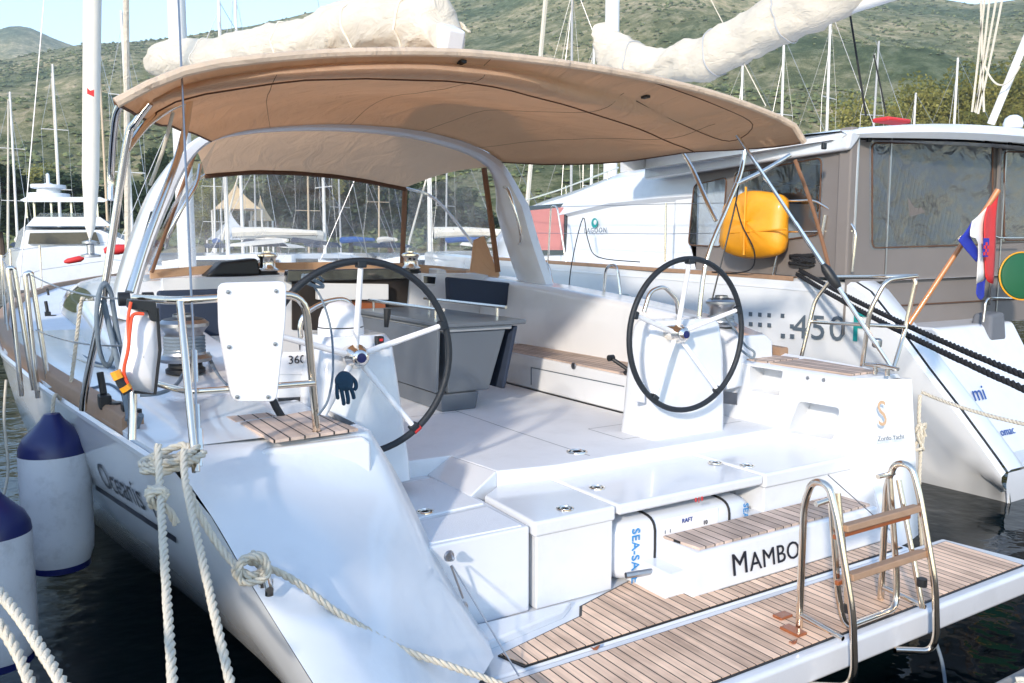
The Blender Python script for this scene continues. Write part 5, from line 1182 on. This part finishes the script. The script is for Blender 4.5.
# green oval on the stern rail
c = at(1022,276,Y=.75); t = thing('lifebuoy_cover', 'round green cover with yellow edge on the catamaran stern rail', 'lifebuoy cover', c)
GN = V((-.45,-.88,.1)).normalized().to_track_quat('Z','Y').to_matrix(); mb = MB(); mb.lathe([(.001,.035),(.18,.03),(.225,.018),(.235,0),(.235,-.03),(.19,-.05),(.001,-.06)], c, GN, 40); mb.build('cover', M['green'], t)
mb = MB(); mb.tube([c+GN @ V((.238*math.cos(a), .238*math.sin(a), .0)) for a in (2*PI*k/32 for k in range(32))], .008, 6, closed=True); mb.build('piping', M['yellow'], t)
# black lines from the catamaran quarter to the quay, and the coil
def ropething(pts, r, mat, label, cat='rope', twist=True, name='mooring_rope', group=None):
    mb = MB(); (mb.rope if twist else mb.tube)(pts, r) if twist else mb.tube(pts, r, 8)
    return tag(mb.build(name, mat, ang=80), label, cat, group)
ropething(sag(at(800,270,X=4.42), at(1040,382,Y=-1.3), .04, 24), .022, M['ropeb'], 'upper of two black mooring ropes running from the catamaran deck to the right edge')
ropething(sag(at(797,274,X=4.42), at(1040,396,Y=-1.4), .04, 24), .022, M['ropeb'], 'lower of two black mooring ropes running from the catamaran deck to the right edge')
rr = random.Random(3); c = at(812,268,X=4.5); pts = []
for i in range(60):
    a = i*.62; pts.append(c+V((math.sin(a)*.16, math.cos(a)*.22+.03*rr.random(), .02+.10*math.sin(a*.37)**2+.02*rr.random())))
ropething(crom(pts, 3), .016, M['ropeb'], 'heap of black rope coiled on the catamaran deck', name='rope_coil')
# ================================================================== OTHER BOATS
def far_yacht(x, ytop, label, Hm=16, hullc='gel', cover='canvasw', heading=None, hull_len=12, jib=True, name='moored_yacht', lean=0, d=None, group=None, pos=None):
    d = d or (Hm-2.1)*math.hypot(FPX, x-512)/(250-ytop)
    p = pos or atd(x, 250, d); t = thing(name, label, 'sailing yacht', (p.x, p.y, 0), group)
    a = heading if heading is not None else rnd.uniform(-.35, .35)-YAW*0+.1; Rm = Matrix.Rotation(a, 3, 'Z'); o = V((p.x,p.y,0))
    L = hull_len; W = L*.15
    def T(q): return o+Rm @ V(q)
    R = []
    for s_, w_, z in ((-.62,.70,1.15),(-.5,.85,1.2),(-.2,1,1.25),(.1,.92,1.35),(.3,.6,1.5),(.42,.12,1.65),(.45,.01,1.7)):
        y = s_*L; R.append([T((-W*w_,y,z)), T((-W*w_*.92,y,.5)), T((-W*w_*.5,y,-.2)), T((W*w_*.5,y,-.2)), T((W*w_*.92,y,.5)), T((W*w_,y,z)), T((0,y,z+.05))])
    mb = MB().grid(R, True); mb.f.append(tuple(range(7))); mb.build('hull', M[hullc], t)
    R = []
    for s_, w_, z in ((-.25,.6,1.9),(-.1,.62,1.95),(.12,.5,1.85),(.25,.3,1.6)):
        y = s_*L; R.append([T((-W*w_,y,1.2)), T((-W*w_*.85,y,z)), T((W*w_*.85,y,z)), T((W*w_,y,1.2))])
    mb = MB().grid(R, True); mb.f.append(tuple(range(4))); mb.f.append(tuple(range(12,16))); mb.build('cabin', M['gel'], t)
    mb = MB(); mb.tube([T((-W*.57,-.2*L,1.55)), T((-W*.5,.12*L,1.55))], .14, 6); mb.tube([T((W*.57,-.2*L,1.55)), T((W*.5,.12*L,1.55))], .14, 6); mb.build('cabin_windows', M['screen'], t)
    mk = ['alu','alu','mastgrey','mastgold','alu'][int(abs(x)*7) % 5]; mb = MB(); mb.tube([T((0,0,1.8)), T((lean,0,Hm))], [.10,.07] if mk == 'alu' else [.085,.06], 8)
    for z in (.42,.70): mb.tube([T((-.9,0,Hm*z)), T((.9,0,Hm*z))], .03, 5)
    mb.build('mast', M[mk], t)
    mb = MB()
    for sx in (-1,1): mb.tube([T((sx*W*.9,0,1.3)), T((sx*.9,0,Hm*.42)), T((sx*.9,0,Hm*.70)), T((0,0,Hm*.95))], .012, 4)
    mb.tube([T((0,-.6*L,1.3)), T((0,0,Hm))], .012, 4)
    if not jib: mb.tube([T((0,.44*L,1.7)), T((0,0,Hm*.97))], .014, 4)
    mb.build('rigging', M['dsteel'], t)
    if jib: MB().tube([T((0,.44*L,1.8)), T((0,.40*L,3)), T((0,0,Hm*.96))], [.05,.10,.05], 6).build('furled_jib', M['canvasw'], t)
    mb = MB(); mb.tube([T((0,-.2,2.9)), T((0,-.15*L,2.95)), T((0,-.36*L,2.9))], [.26,.22,.13], 8); mb.build('boom_cover', M[cover], t)
    mb = MB(); mb.hexa([T((-W*.6,-.45*L,2.3)),T((W*.6,-.45*L,2.3)),T((W*.6,-.25*L,2.5)),T((-W*.6,-.25*L,2.5))],[T((-W*.5,-.44*L,2.45)),T((W*.5,-.44*L,2.45)),T((W*.5,-.26*L,2.7)),T((-W*.5,-.26*L,2.7))]); mb.build('bimini', M['navy'] if rnd.random() < .5 else M['canvasw'], t)
    return t
M['bluecover'] = pbr('blue_sail_cover', (.02,.09,.30), .8); M['bluehull'] = pbr('dark_blue_hull', (.01,.03,.10), .2, coat=.4)
t_ = None
for x, d_, a_, lb in ((228,40,1.3,'broadside white yacht low behind the left of the sprayhood window'), (325,46,-1.4,'broadside white yacht low behind the middle of the sprayhood window'), (430,38,1.2,'broadside white yacht low behind the brown sprayhood post')):
    far_yacht(x, 0, lb, 13, 'gel', 'canvasw', heading=a_, d=d_, jib=False, hull_len=11, group='moored yachts beyond the harbour basin')
FY = [ # mast x, mast top y, height, hull, cover, label
 (109, 55, 15, 'gel', 'canvasw', 'yacht whose slim mast rises just right of the thick furled sail on the left'),
 (133, 20, 16, 'gel', 'bluecover', 'yacht with mast between the left furled sail and the bimini corner'),
 (18, 96, 14, 'gel', 'canvasw', 'small yacht at the far left edge before the dark wood'),
 (62, 70, 16, 'bluehull', 'bluecover', 'dark blue hulled yacht behind the left motor yacht'),
 (243, -12, 17, 'gel', 'canvasw', 'yacht whose mast stands in the sky left of the boom'),
 (571, -8, 17, 'gel', 'bluecover', 'yacht whose mast stands between the bimini and the catamaran sail'),
 (590, 52, 14, 'gel', 'canvasw', 'yacht with short mast tight beside the catamaran mast'),
 (738, 62, 15, 'gel', 'canvasw', 'yacht whose mast tip shows under the catamaran sail'),
 (778, 47, 15, 'gel', 'bluecover', 'yacht whose mast stands above the bimini right end'),
 (823, 24, 16, 'gel', 'canvasw', 'yacht with the tallest white mast above the catamaran hardtop'),
 (866, 48, 15, 'gel', 'canvasw', 'yacht whose mast stands beside the two black lines'),
 (907, 97, 14, 'gel', 'bluecover', 'yacht whose mast tip just tops the hardtop beside the red cover'),
 (947, 64, 15, 'gel', 'canvasw', 'yacht whose white mast crosses the sunlit pines'),
 (215, 150, 11, 'gel', 'bluecover', 'small yacht seen through the left end of the sprayhood window'),
 (256, 118, 13, 'gel', 'canvasw', 'yacht by the cream tent seen through the sprayhood window'),
 (309, 118, 12, 'gel', 'canvasw', 'white yacht seen in the middle of the sprayhood window'),
 (341, 112, 13, 'bluehull', 'bluecover', 'dark hulled yacht behind the port steering wheel top'),
 (379, 100, 14, 'gel', 'canvasw', 'yacht near the brown sprayhood post'),
 (446, 108, 13, 'gel', 'bluecover', 'yacht seen through the side window of the sprayhood'),
]
for x, yt, H, hc, cv, lb in FY: far_yacht(x, yt, lb, H, hc, cv, jib=(x % 2 == 0 and x < 500), lean=rnd.uniform(-.25,.25), group='moored yachts beyond the harbour basin', hull_len=rnd.uniform(10,13))
# neighbour to port: only her furled headsail and bow show at the left
t = far_yacht(0, 0, 'near yacht on the left whose thick furled white jib ends above the motor yacht', 15, 'gel', 'canvasw', heading=.0, hull_len=12.5, jib=False, d=10, pos=V((-5.15,2.6,0)))
o = atd(90, 238, 13.5); d = V((0,0,1))
top_ = atd(93, -60, 13.9)
mb = MB(); mb.tube([o+V((0,0,.0)), o.lerp(top_,.04), o.lerp(top_,.2), top_, o.lerp(top_,2.2)], [.02,.07,.112,.125,.10], 14); mb.build('furled_jib', M['canvasw'], t)
mb = MB(); mb.lathe([(.03,-.28),(.13,-.27),(.13,-.24),(.05,-.22),(.05,-.10),(.11,-.08),(.11,-.05),(.02,-.03),(.02,.05)], o, n=16); mb.build('furling_drum', M['dsteel'], t)
q = [atd(x, y, 13.4) for x, y in ((88,89),(88,95),(95,98),(95,91),(91,92))]; MB().prism([p+V((-.02,-.10,0)) for p in q], (0,.01,0)).build('red_tag', M['red'], t)
# motor yacht on the left
t = thing('motor_yacht', 'white flybridge motor yacht with hardtop and radar on the left', 'motor yacht', atd(60,250,42)*1.0)
t.location.z = 0; D = 42; c0 = atd(62,250,D); ux = (atd(120,250,D)-c0).normalized(); uy = V((-ux.y, ux.x, 0)); uy = uy if uy.dot(FW) > 0 else -uy
def mp(px_, py_, dep=0):
    N = uy; return atp(px_, py_, c0+uy*dep, uy)
def lump(rows, name, mat, bevel=0, ang=40):
    mb = MB(); R = []
    for pts, dep in rows: R.append([mp(x, y, dep) for x, y in pts])
    mb.grid(R, True); mb.f.append(tuple(range(len(R[0])))); mb.f.append(tuple(range(len(R[0])*(len(R)-1), len(R[0])*len(R)))); return mb.build(name, mat, t, bevel=bevel, ang=ang)
lump([(((20,290),(16,262),(20,250),(60,246),(110,246),(146,252),(150,290)),0), (((8,290),(4,262),(8,248),(60,244),(110,244),(160,248),(165,290)),3), (((8,285),(4,262),(8,248),(60,244),(110,244),(160,248),(165,285)),14)], 'hull', M['gel'])
lump([(((20,250),(22,238),(26,230),(100,230),(124,240),(128,250)),1.0), (((14,250),(18,232),(24,226),(104,226),(130,238),(134,250)),10)], 'deckhouse', M['gel'])
lump([(((28,244),(30,233),(96,232),(100,244)),.8), (((28,244),(30,233),(96,232),(100,244)),.95)], 'deckhouse_windows', M['screen'])
lump([(((26,226),(34,217),(100,217),(112,226)),1.5), (((26,226),(34,217),(100,217),(116,226)),8)], 'flybridge', M['gel'])
lump([(((34,218),(40,213),(84,213),(90,218)),2.0), (((34,218),(40,213),(84,213),(90,218)),2.3)], 'windscreen', M['vinylblue'])
lump([(((20,200),(26,197),(100,197),(108,200),(104,202),(24,202)),1.5), (((20,200),(26,197),(100,197),(108,200),(104,202),(24,202)),6)], 'hardtop', M['gel'])
for x in (27,35,52,72,98): MB().tube([mp(x,218,2.5), mp(x-1,202,2.5)], .05, 6).build('hardtop_post', M['steel'], t)
mb = MB(); b = mp(49,198,3); mb.lathe([(.9,0),(.9,.2),(.5,.25),(.5,.4),(.75,.45),(.75,.6),(.3,.62),(.08,.7),(.08,1.1),(.01,1.15)], b, n=16); mb.build('radar', M['gel'], t)
# red kayak bags and tender on the neighbour deck
a, b = atd(104,251,30), atd(131,248,30); mb = MB(); mb.tube([a, a.lerp(b,.1), a.lerp(b,.5), a.lerp(b,.9), b], [.07,.13,.17,.13,.07], 10); tag(mb.build('rolled_red_cover', M['red']), 'long red rolled cover lying on deck beside the left motor yacht', 'cover')
a, b = atd(64,262,24), atd(84,258,24); mb = MB(); mb.tube([a, a.lerp(b,.2), a.lerp(b,.8), b], [.03,.07,.08,.03], 10); tag(mb.build('red_bag', M['red']), 'small red bag on deck below the left motor yacht windows', 'bag')
# tents and roofs on the shore seen through the sprayhood
for i, (x, y0, y1, mt, lb) in enumerate(((238,212,186,'canvasw','large cream peaked tent on the far shore'), (262,222,198,'canvasw','smaller cream tent right of the large one'), (232,240,214,'gel','white marquee roof below the large cream tent'))):
    d = 100+i*3; w_ = 26 if i != 1 else 12; c = atd(x, 250, d); r_ = w_/FPX*d; z0, z1 = 2.1+(250-y0)/FPX*d, 2.1+(250-y1)/FPX*d
    t = thing('tent', lb, 'tent', (c.x,c.y,1))
    mb = MB(); rows = []
    for k in range(6):
        u = k/5; rows.append([V((c.x+r_*(1-u)**1.5*math.cos(a)*1.0, c.y+r_*(1-u)**1.5*math.sin(a), z0+(z1-z0)*u)) for a in (PI/4+PI/2*q for q in range(4))])
    mb.grid(rows, True); mb.build('roof', M['tent' if mt == 'canvasw' else mt], t)
    for a in (PI/4+PI/2*q for q in range(4)): MB().tube([V((c.x+r_*math.cos(a), c.y+r_*math.sin(a), .9)), V((c.x+r_*math.cos(a), c.y+r_*math.sin(a), z0))], .12, 5).build('post', M['alu'], t)
# ================================================================== LOOSE GEAR
def fender(x, yb, yt, Y, label, d=.34, H=.86):
    c = at(x, yb, Y=Y); c = V((c.x, c.y, c.z)); t = thing('fender', label, 'fender', c, None)
    r = d/2
    mb = MB(); mb.lathe([(.001,.02),(r*.5,.0),(r*.85,.03),(r*.97,.09),(r,.16),(r,.38),(r*1.01,.40),(r,.42),(r,H*.78)], c, n=32); mb.build('body', M['fender'], t)
    mb = MB(); mb.lathe([(r,H*.78),(r*.97,H*.83),(r*.84,H*.89),(r*.6,H*.94),(r*.34,H*1.0),(r*.22,H*1.04),(.001,H*1.05)], c, n=32); mb.build('top_cap', M['navyplastic'], t)
    mb = MB(); mb.lathe([(.001,.019),(r*.5,-.002),(r*.86,.03),(r*.86,.0),(r*.3,-.04),(.001,-.045)], c, n=24); mb.build('bottom_cap', M['navyplastic'], t)
    return c+V((0,0,H))
f1 = fender(61, 566, 420, 1.0, 'fat white fender with blue top hanging against the port hull', .32, .75)
f2 = fender(0, 662, 510, .35, 'white fender with blue top cut by the left edge', .30, .72)
def rope(pts, r, mat, label, cat='rope', name='mooring_rope', group=None, tw=True, k=6):
    mb = MB(); q = crom(pts, k)
    if tw: mb.rope(q, r)
    else: mb.tube(q, r, 7)
    return tag(mb.build(name, M[mat], ang=85), label, cat, group)
a = at(63,398,Z=1.47)
rope([f1, f1+V((.02,.0,.12)), at(68,398,Y=1.1), at(80,310,Y=1.0), at(83,298,Y=.9)], .010, 'ropew', 'white fender line running from the blue topped fender up to the lifeline')
# mooring lines at the port quarter
kn = at(172,462,Z=1.37)
A1, A2 = at(160,490,Y=-.95), at(186,485,Y=-.95)
e1, e2 = at(173,690,Y=-1.75), at(234,700,Y=-1.75)
rope([at(158,445,Y=-.80), A1, A1.lerp(e1,.5)+V((0,0,-.005)), e1, e1+(e1-A1)*.35], .0125, 'ropew', 'left one of the two thick cream ropes dropping from the knot to the quay')
rope([at(184,450,Y=-.80), A2, A2.lerp(e2,.5)+V((0,0,-.005)), e2, e2+(e2-A2)*.35], .0125, 'ropew', 'right one of the two thick cream ropes dropping from the knot to the quay')
rr = random.Random(8)
pts = []; c = at(172,452,Z=1.43)
for i in range(16):
    a = i*1.9; pts.append(c+V((math.cos(a)*.085+rr.uniform(-.02,.02), math.sin(a)*.085+rr.uniform(-.02,.02), -.035+rr.uniform(-.03,.045))))
rope(pts, .0135, 'ropew', 'big cream rope knot heaped on the port quarter', name='rope_knot')
c = at(157,497,Y=-.97); pts = [c+V((math.cos(i*2.2)*.028, rr.uniform(-.02,.02), math.sin(i*2.2)*.034)) for i in range(9)]
rope(pts, .013, 'ropew', 'small knot half way down the left cream rope', name='rope_knot')
rope([at(162,505,Y=-.99), at(170,512,Y=-1.0), at(176,524,Y=-1.0)], .013, 'ropew', 'short frayed tail hanging from the small knot', name='rope_tail')
# long slack twisted line from the knot past the cleat down to the platform
rope([at(188,488,Y=-.90), at(200,515,Y=-.97), at(222,550,Y=-1.05), at(248,575,Y=-1.15), at(262,568,Y=-1.1), at(252,552,Y=-1.05)], .0125, 'ropew', 'twisted cream rope from the knot down to the port cleat')
rope([at(246,560,Y=-1.1), at(290,578,Y=-1.06), at(340,614,Y=-1.10), at(400,648,Y=-1.14), at(450,666,Y=-1.2), at(500,684,Y=-1.25), at(560,710,Y=-1.4)], .0125, 'ropew', 'slack twisted cream rope lying from the port cleat towards the platform')
c = at(250,566,Y=-1.12); pts = [c+V((math.cos(i*1.7)*.05, rr.uniform(-.02,.02)-.02, math.sin(i*1.7)*.045)) for i in range(10)]
rope(pts, .0125, 'ropew', 'cream rope turns wrapped round the port cleat', name='cleat_hitch')
rope([at(-20,575,Y=-1.4), at(0,593,Y=-1.5), at(30,632,Y=-1.7), at(66,690,Y=-1.95)], .0125, 'ropew', 'upper of the two cream ropes in the lower left corner')
rope([at(-20,605,Y=-1.4), at(0,625,Y=-1.5), at(18,655,Y=-1.6), at(34,692,Y=-1.75)], .0125, 'ropew', 'lower of the two cream ropes in the lower left corner')
rope([at(6,380,Y=1.8), at(4,420,Y=1.7), at(8,470,Y=1.6), at(1,505,Y=1.5)], .007, 'ropew', 'thin white line hanging at the left edge beside the fender', tw=False)
# starboard lines
rope([at(922,392,Y=-.62)]+sag(at(926,394,Y=-.64), at(1045,428,Y=-1.5), .02)[1:], .0125, 'ropew', 'cream rope running from the starboard quarter to the right edge', k=2)
c = at(920,395,Y=-.64)
rope([c, at(919,420,Y=-.66), at(921,440,Y=-.66), at(919,500,Y=-.66), at(923,560,Y=-.66)], .0125, 'ropew', 'cream rope hanging down the starboard quarter behind the ladder')
pts = [at(921,437,Y=-.68)+V((math.cos(i*1.9)*.04, rr.uniform(-.02,.02), math.sin(i*1.3)*.085)) for i in range(14)]
rope(pts, .011, 'ropew', 'loose cream hitch tied beside the gold emblem', name='rope_knot')
rope([at(935,640,Y=-1.6), at(942,662,Y=-1.65), at(946,690,Y=-1.7)], .008, 'ropeg', 'thin dark line hanging into the water below the ladder', tw=False)
# rope on the quay, bottom right
rope([V((.42,-2.24,.62)), V((.50,-2.27,.625)), V((.60,-2.24,.63)), V((.75,-2.22,.625)), V((.9,-2.3,.62))], .02, 'ropew', 'pale rope lying on the quay edge in the lower right corner')
# grey sheets and coiled lines on the side deck
def coil(px_, py_, Y, w_, h_, label, mat='ropeg', n=5, r=.008):
    c = at(px_, py_, Y=Y); pts = []
    for i in range(n*8):
        a = 2*PI*i/8; pts.append(c+V((math.cos(a)*w_*(1+.12*rr.random()), math.cos(a+1)*.03+rr.uniform(-.01,.01), math.sin(a)*h_*(1+.1*rr.random()))))
    return rope(pts, r, mat, label, name='rope_coil', tw=False, k=3)
coil(106,325,.3,.035,.17,'grey line coiled tight and hung on the port frame', n=7)
rope([at(103,300,Y=.3), at(110,330,Y=.3), at(122,380,Y=.2), at(132,430,Y=.1), at(141,415,Y=0)], .012, 'ropeg', 'grey sheet falling from the hung coil to the deck', tw=False)
rope([at(112,300,Y=.3), at(119,340,Y=.3), at(130,395,Y=.2), at(127,420,Y=.1)], .010, 'ropeg', 'second grey sheet falling beside the coil', tw=False)
def deckline(pxs, Z, r, mat, label): return rope([at(x,y,Z=Z) for x,y in pxs], r, mat, label, tw=False, name='deck_line')
deckline(((52,320),(62,338),(78,352),(95,362),(118,368),(140,372)), 1.42, .007, 'ropeg', 'grey line running along the port side deck past the cabin window')
deckline(((44,330),(60,350),(84,362),(110,366),(128,356),(140,350)), 1.42, .007, 'ropew', 'pale line beside the grey one on the port side deck')
deckline(((60,366),(72,385),(92,388),(108,384),(122,392),(130,404)), 1.40, .007, 'ropeg', 'dark line curving behind the port deck block')
deckline(((140,395),(160,393),(176,385),(186,370),(200,352),(205,335)), 1.5, .009, 'ropeg', 'grey sheet curving round the port winch')
for i, lb in enumerate(('grey sheet from the port winch to the coaming','thin grey tail beside the winch sheet')):
    deckline(((196,330+i*8),(205,342+i*6),(212,362+i*3),(222,380),(232,388)), 1.5, .006, 'ropeg', lb)
c = at(175,352,Y=.98)
mb = MB(); 
for k in range(5): mb.tube([V((-1.66,.98,1.575+k*.018))+V((.098*math.cos(a),.098*math.sin(a),0)) for a in (2*PI*j/20 for j in range(20))], .009, 6, closed=True)
tag(mb.build('winch_turns', M['ropeg'], ang=80), 'grey rope turns wound on the large port winch', 'rope')
mb = MB()
for k in range(3): mb.tube([V((1.84,.55,1.60+k*.018))+V((.085*math.cos(a),.085*math.sin(a),0)) for a in (2*PI*j/20 for j in range(20))], .009, 6, closed=True)
tag(mb.build('winch_turns', M['ropeg'], ang=80), 'grey rope turns wound on the starboard winch', 'rope')
rope([at(722,312,Y=.55), at(735,330,Y=.3), at(745,345,Y=.2), at(754,352,Y=.15), at(752,358,Y=.15), at(741,350,Y=.2)], .008, 'ropeg', 'blue grey sheet looping from the starboard winch to the teak pad', tw=False)
rope([at(312,284,Y=.1), at(322,300,Y=0), at(331,330,Y=-.1), at(333,370,Y=-.3), at(328,400,Y=-.4), at(318,415,Y=-.45)], .005, 'ropeg', 'thin grey cord hanging from the port pushpit corner', tw=False)
c = at(313,281,Y=.05); pts = [c+V((math.cos(i*1.3)*.05, 0, math.sin(i*1.1)*.03)) for i in range(14)]; rope(pts, .006, 'ropeg', 'small tangle of grey cord on the pushpit corner', tw=False, name='cord_tangle')
# throwing line bag
t = thing('throw_line_bag', 'white throw line bag with orange cord and black edges on the port rail', 'bag', at(140,395,Y=-.35))
q0 = [at(x, y, Y=-.35) for x, y in ((130,306),(156,308),(158,350),(154,392),(133,392),(117,384),(124,345))]
q0 = rrect(q0, .02); c = sum(q0, V((0,0,0)))/len(q0)
mb = MB(); rows = [[c+(p-c)*s_+V((0,o_,0)) for p in q0] for s_, o_ in ((.85,.06),(1,.03),(1,-.03),(.9,-.075),(.5,-.10),(.02,-.105))]; mb.grid(rows, True); mb.f.append(tuple(range(len(q0)))); mb.build('bag_body', M['board'], t, ang=60)
mb = MB(); mb.prism(rrect([at(x, y, Y=-.46) for x, y in ((130,300),(156,302),(158,322),(151,321),(149,311),(130,309))], .006), (0,.10,0)); mb.build('top_flap', M['black'], t, bevel=.005)
mb = MB(); mb.tube([at(157,308,Y=-.45), at(160,350,Y=-.45), at(155,394,Y=-.45), at(134,392,Y=-.45)], .006, 6); mb.build('edge_strap', M['black'], t)
mb = MB(); mb.tube(crom([at(144,314,Y=-.47), at(133,315,Y=-.47), at(130,330,Y=-.48), at(128,350,Y=-.485), at(124,372,Y=-.48), at(131,390,Y=-.47)], 6), .006, 7); mb.tube(crom([at(131,302,Y=-.47), at(128,320,Y=-.475), at(129,345,Y=-.48)], 6), .0055, 7); mb.build('orange_cord', M['orange'], t)
mb = MB(); mb.tube([at(117,374,Y=-.46), at(122,384,Y=-.465), at(128,393,Y=-.47)], .018, 7); mb.build('end_loop', M['black'], t)
mb = MB(); mb.tube([at(115,371,Y=-.47), at(119,379,Y=-.475)], .019, 7); mb.tube([at(124,386,Y=-.475), at(127,390,Y=-.475)], .020, 7); mb.build('yellow_tape', M['yellow'], t)
# glove on the wheel hub
t = thing('glove', 'navy glove hanging fingers down below the port wheel hub', 'glove', at(345,388,Y=-.06))
mb = MB(); P0 = at(344,371,Y=-.05)
def gp(x, y, dy=0): return at(x, y, Y=-.06+dy)
palm = [gp(343,371), gp(350,373), gp(353,380), gp(351,389), gp(344,391), gp(337,388), gp(335,380), gp(338,374)]
palm = crom(palm, 3, True); c = sum(palm, V((0,0,0)))/len(palm)
mb.grid([[c+(p-c)*s_+V((0,o_,0)) for p in palm] for s_, o_ in ((.02,.022),(.7,.018),(1,.004),(.95,-.012),(.6,-.02),(.02,-.022))], True)
for pts, r in (([(350,376),(355,381),(356,387),(354,390)],.0095), ([(350,386),(353,394),(354,399)],.0095), ([(346,388),(348,398),(348,404)],.010), ([(341,388),(343,398),(344,405)],.0095), ([(337,385),(337,393),(338,399)],.009)):
    q = [gp(*p, dy=rr.uniform(-.01,.006)) for p in pts]; mb.tube(crom(q, 4), [r]*(len(q)*4-4)+[r*.6], 8)
mb.build('knitted_hand', M['glove'], t, ang=80)
# liferaft valise in the locker
t = thing('liferaft', 'white liferaft canister with black straps and blue SEA SAFE lettering inside the transom locker', 'liferaft', (.5,-.4,.45))
mb = MB(); rows = []
for x, k in ((.02,.72),(.06,.92),(.12,1),(.4,1),(.7,1),(.9,1),(.95,.9),(.98,.7)):
    rows.append([V((x, -.36+.21*k*math.copysign(abs(math.cos(a))**.38, math.cos(a)), .61+.155*k*math.copysign(abs(math.sin(a))**.38, math.sin(a)))) for a in (2*PI*j/28 for j in range(28))])
mb.grid(rows, True); mb.f.append(tuple(range(28))); mb.f.append(tuple(range(7*28, 8*28))); mb.build('shell', M['raft'], t)
for x in (.255,.78):
    mb = MB(); mb.tube([V((x, -.36+.214*math.copysign(abs(math.cos(a))**.38, math.cos(a)), .61+.159*math.copysign(abs(math.sin(a))**.38, math.sin(a)))) for a in (2*PI*j/28 for j in range(28))], .007, 6, closed=True); mb.build('strap', M['black'], t)
YF = -.575
mb = MB(); mb.box((.29,YF-.001,.50), (.69,YF,.75)); mb.build('label_sheet', M['board'], t, smooth=False)
text('raft_lettering', 'SEA-SAFE', (.10,YF-.002,.74), (0,0,-1), (1,0,0), .07, M['lettercyan'], t)
text('raft_lettering', 'SEA-SAFE', (.88,YF-.002,.74), (0,0,-1), (1,0,0), .055, M['lettercyan'], t)
text('raft_lettering', 'RAFT', (.43,YF-.003,.71), (1,0,0), (0,0,1), .032, M['letternavy'], t)
text('raft_lettering', '10', (.58,YF-.003,.675), (1,0,0), (0,0,1), .032, M['letterblack'], t)
text('raft_lettering', '1   1', (.31,YF-.003,.675), (1,0,0), (0,0,1), .026, M['lettergrey'], t)
mb = MB()
for i in range(5):
    x = .315+.085*i; mb.box((x-.002,YF-.003,.50), (x+.002,YF-.001,.655))
for z in (.50,.577,.655): mb.box((.315,YF-.0035,z-.002), (.655,YF-.0012,z+.002))
for i in range(4):
    for j in range(2):
        x, z = .33+.085*i, .515+.078*j; mb.tube([V((x,YF-.002,z)), V((x+.03,YF-.002,z+.035)), V((x+.05,YF-.002,z+.01))], .003, 4); mb.lathe([(.001,.002),(.008,.002)], (x+.03,YF-.003,z+.045), Matrix.Rotation(PI/2,3,'X'), 8)
mb.build('pictogram_table', M['letternavy'], t, smooth=False)
mb = MB(); mb.tube([V((.03,-.62,.53)), V((.20,-.66,.535))], .016, 8); mb.build('hose', M['dsteel'], t)
# the flag on its wooden staff
b, e = at(909,324,Y=-.47), at(998,190,Y=-.75)
t = thing('flag', 'red white and blue flag with small shield hanging from a varnished wooden staff', 'flag', b)
mb = MB(); mb.tube([b, b.lerp(e,.9), b.lerp(e,.97), e], [.017,.015,.018,.019], 10); mb.build('staff', M['staff'], t)
Fp = lambda x, y, dy=0: at(x, y, Y=-.74+dy)
def cloth(rows, name, mat):
    mb = MB(); R = []
    for k, r in enumerate(rows): R.append([Fp(x, y, .016*math.sin(i*1.6+k*.8)) for i, (x, y) in enumerate(r)])
    C = [crom(list(c), 3) for c in zip(*[crom(r, 3) for r in R])]; o = mb.grid(C).build(name, M[mat], t, ang=80); s_ = o.modifiers.new('thick', 'SOLIDIFY'); s_.thickness = .003; return o
cloth([[(999,190),(992,202),(987,207)],[(996,215),(990,225),(984,222)],[(995,250),(989,252),(984,246)],[(993,284),(988,282),(985,276)]], 'red_band', 'red')
cloth([[(987,207),(978,216),(972,221)],[(985,222),(977,228),(970,236)],[(985,246),(982,250),(978,243)],[(986,277),(981,280),(976,284)]], 'white_band', 'flagwhite')
cloth([[(972,221),(965,232),(958,240)],[(970,236),(972,246),(964,248)],[(978,250),(981,256),(976,262)]], 'blue_band', 'flagblue')
cloth([[(986,277),(983,281),(977,283)],[(984,291),(981,295),(976,293)],[(984,296),(981,300),(978,298)]], 'blue_band', 'flagblue')
mb = MB(); s0 = at(984,252,Y=-.80)
for i in range(3):
    for j in range(4):
        if (i+j) % 2 == 0: mb.box((s0.x+.0+i*.018, -.800, s0.z-.02+j*.02), (s0.x+.018+i*.018, -.797, s0.z+j*.02))
mb.build('shield', M['red'], t, smooth=False)
mb = MB(); mb.box((s0.x-.004,-.796,s0.z-.03), (s0.x+.058,-.794,s0.z+.085)); mb.build('shield_field', M['flagblue'], t, smooth=False)
# dry leaves on the teak
for (x, y), lb in (((595,649),'small brown leaf on the narrow teak strip'), ((793,643),'reddish leaf on the platform beside the ladder foot')):
    p = at(x, y, Z=.457); mb = MB(); q = [p+V((math.cos(a)*.022*(1+.3*math.cos(3*a)), math.sin(a)*.012, .006+.006*math.cos(2*a))) for a in (2*PI*k/12 for k in range(12))]; mb.grid([q, [p+V((0,0,.004))+(v-p)*.02 for v in q]], True); o = mb.build('dry_leaf', M['varnish']); s_ = o.modifiers.new('t','SOLIDIFY'); s_.thickness = .001; tag(o, lb, 'leaf')
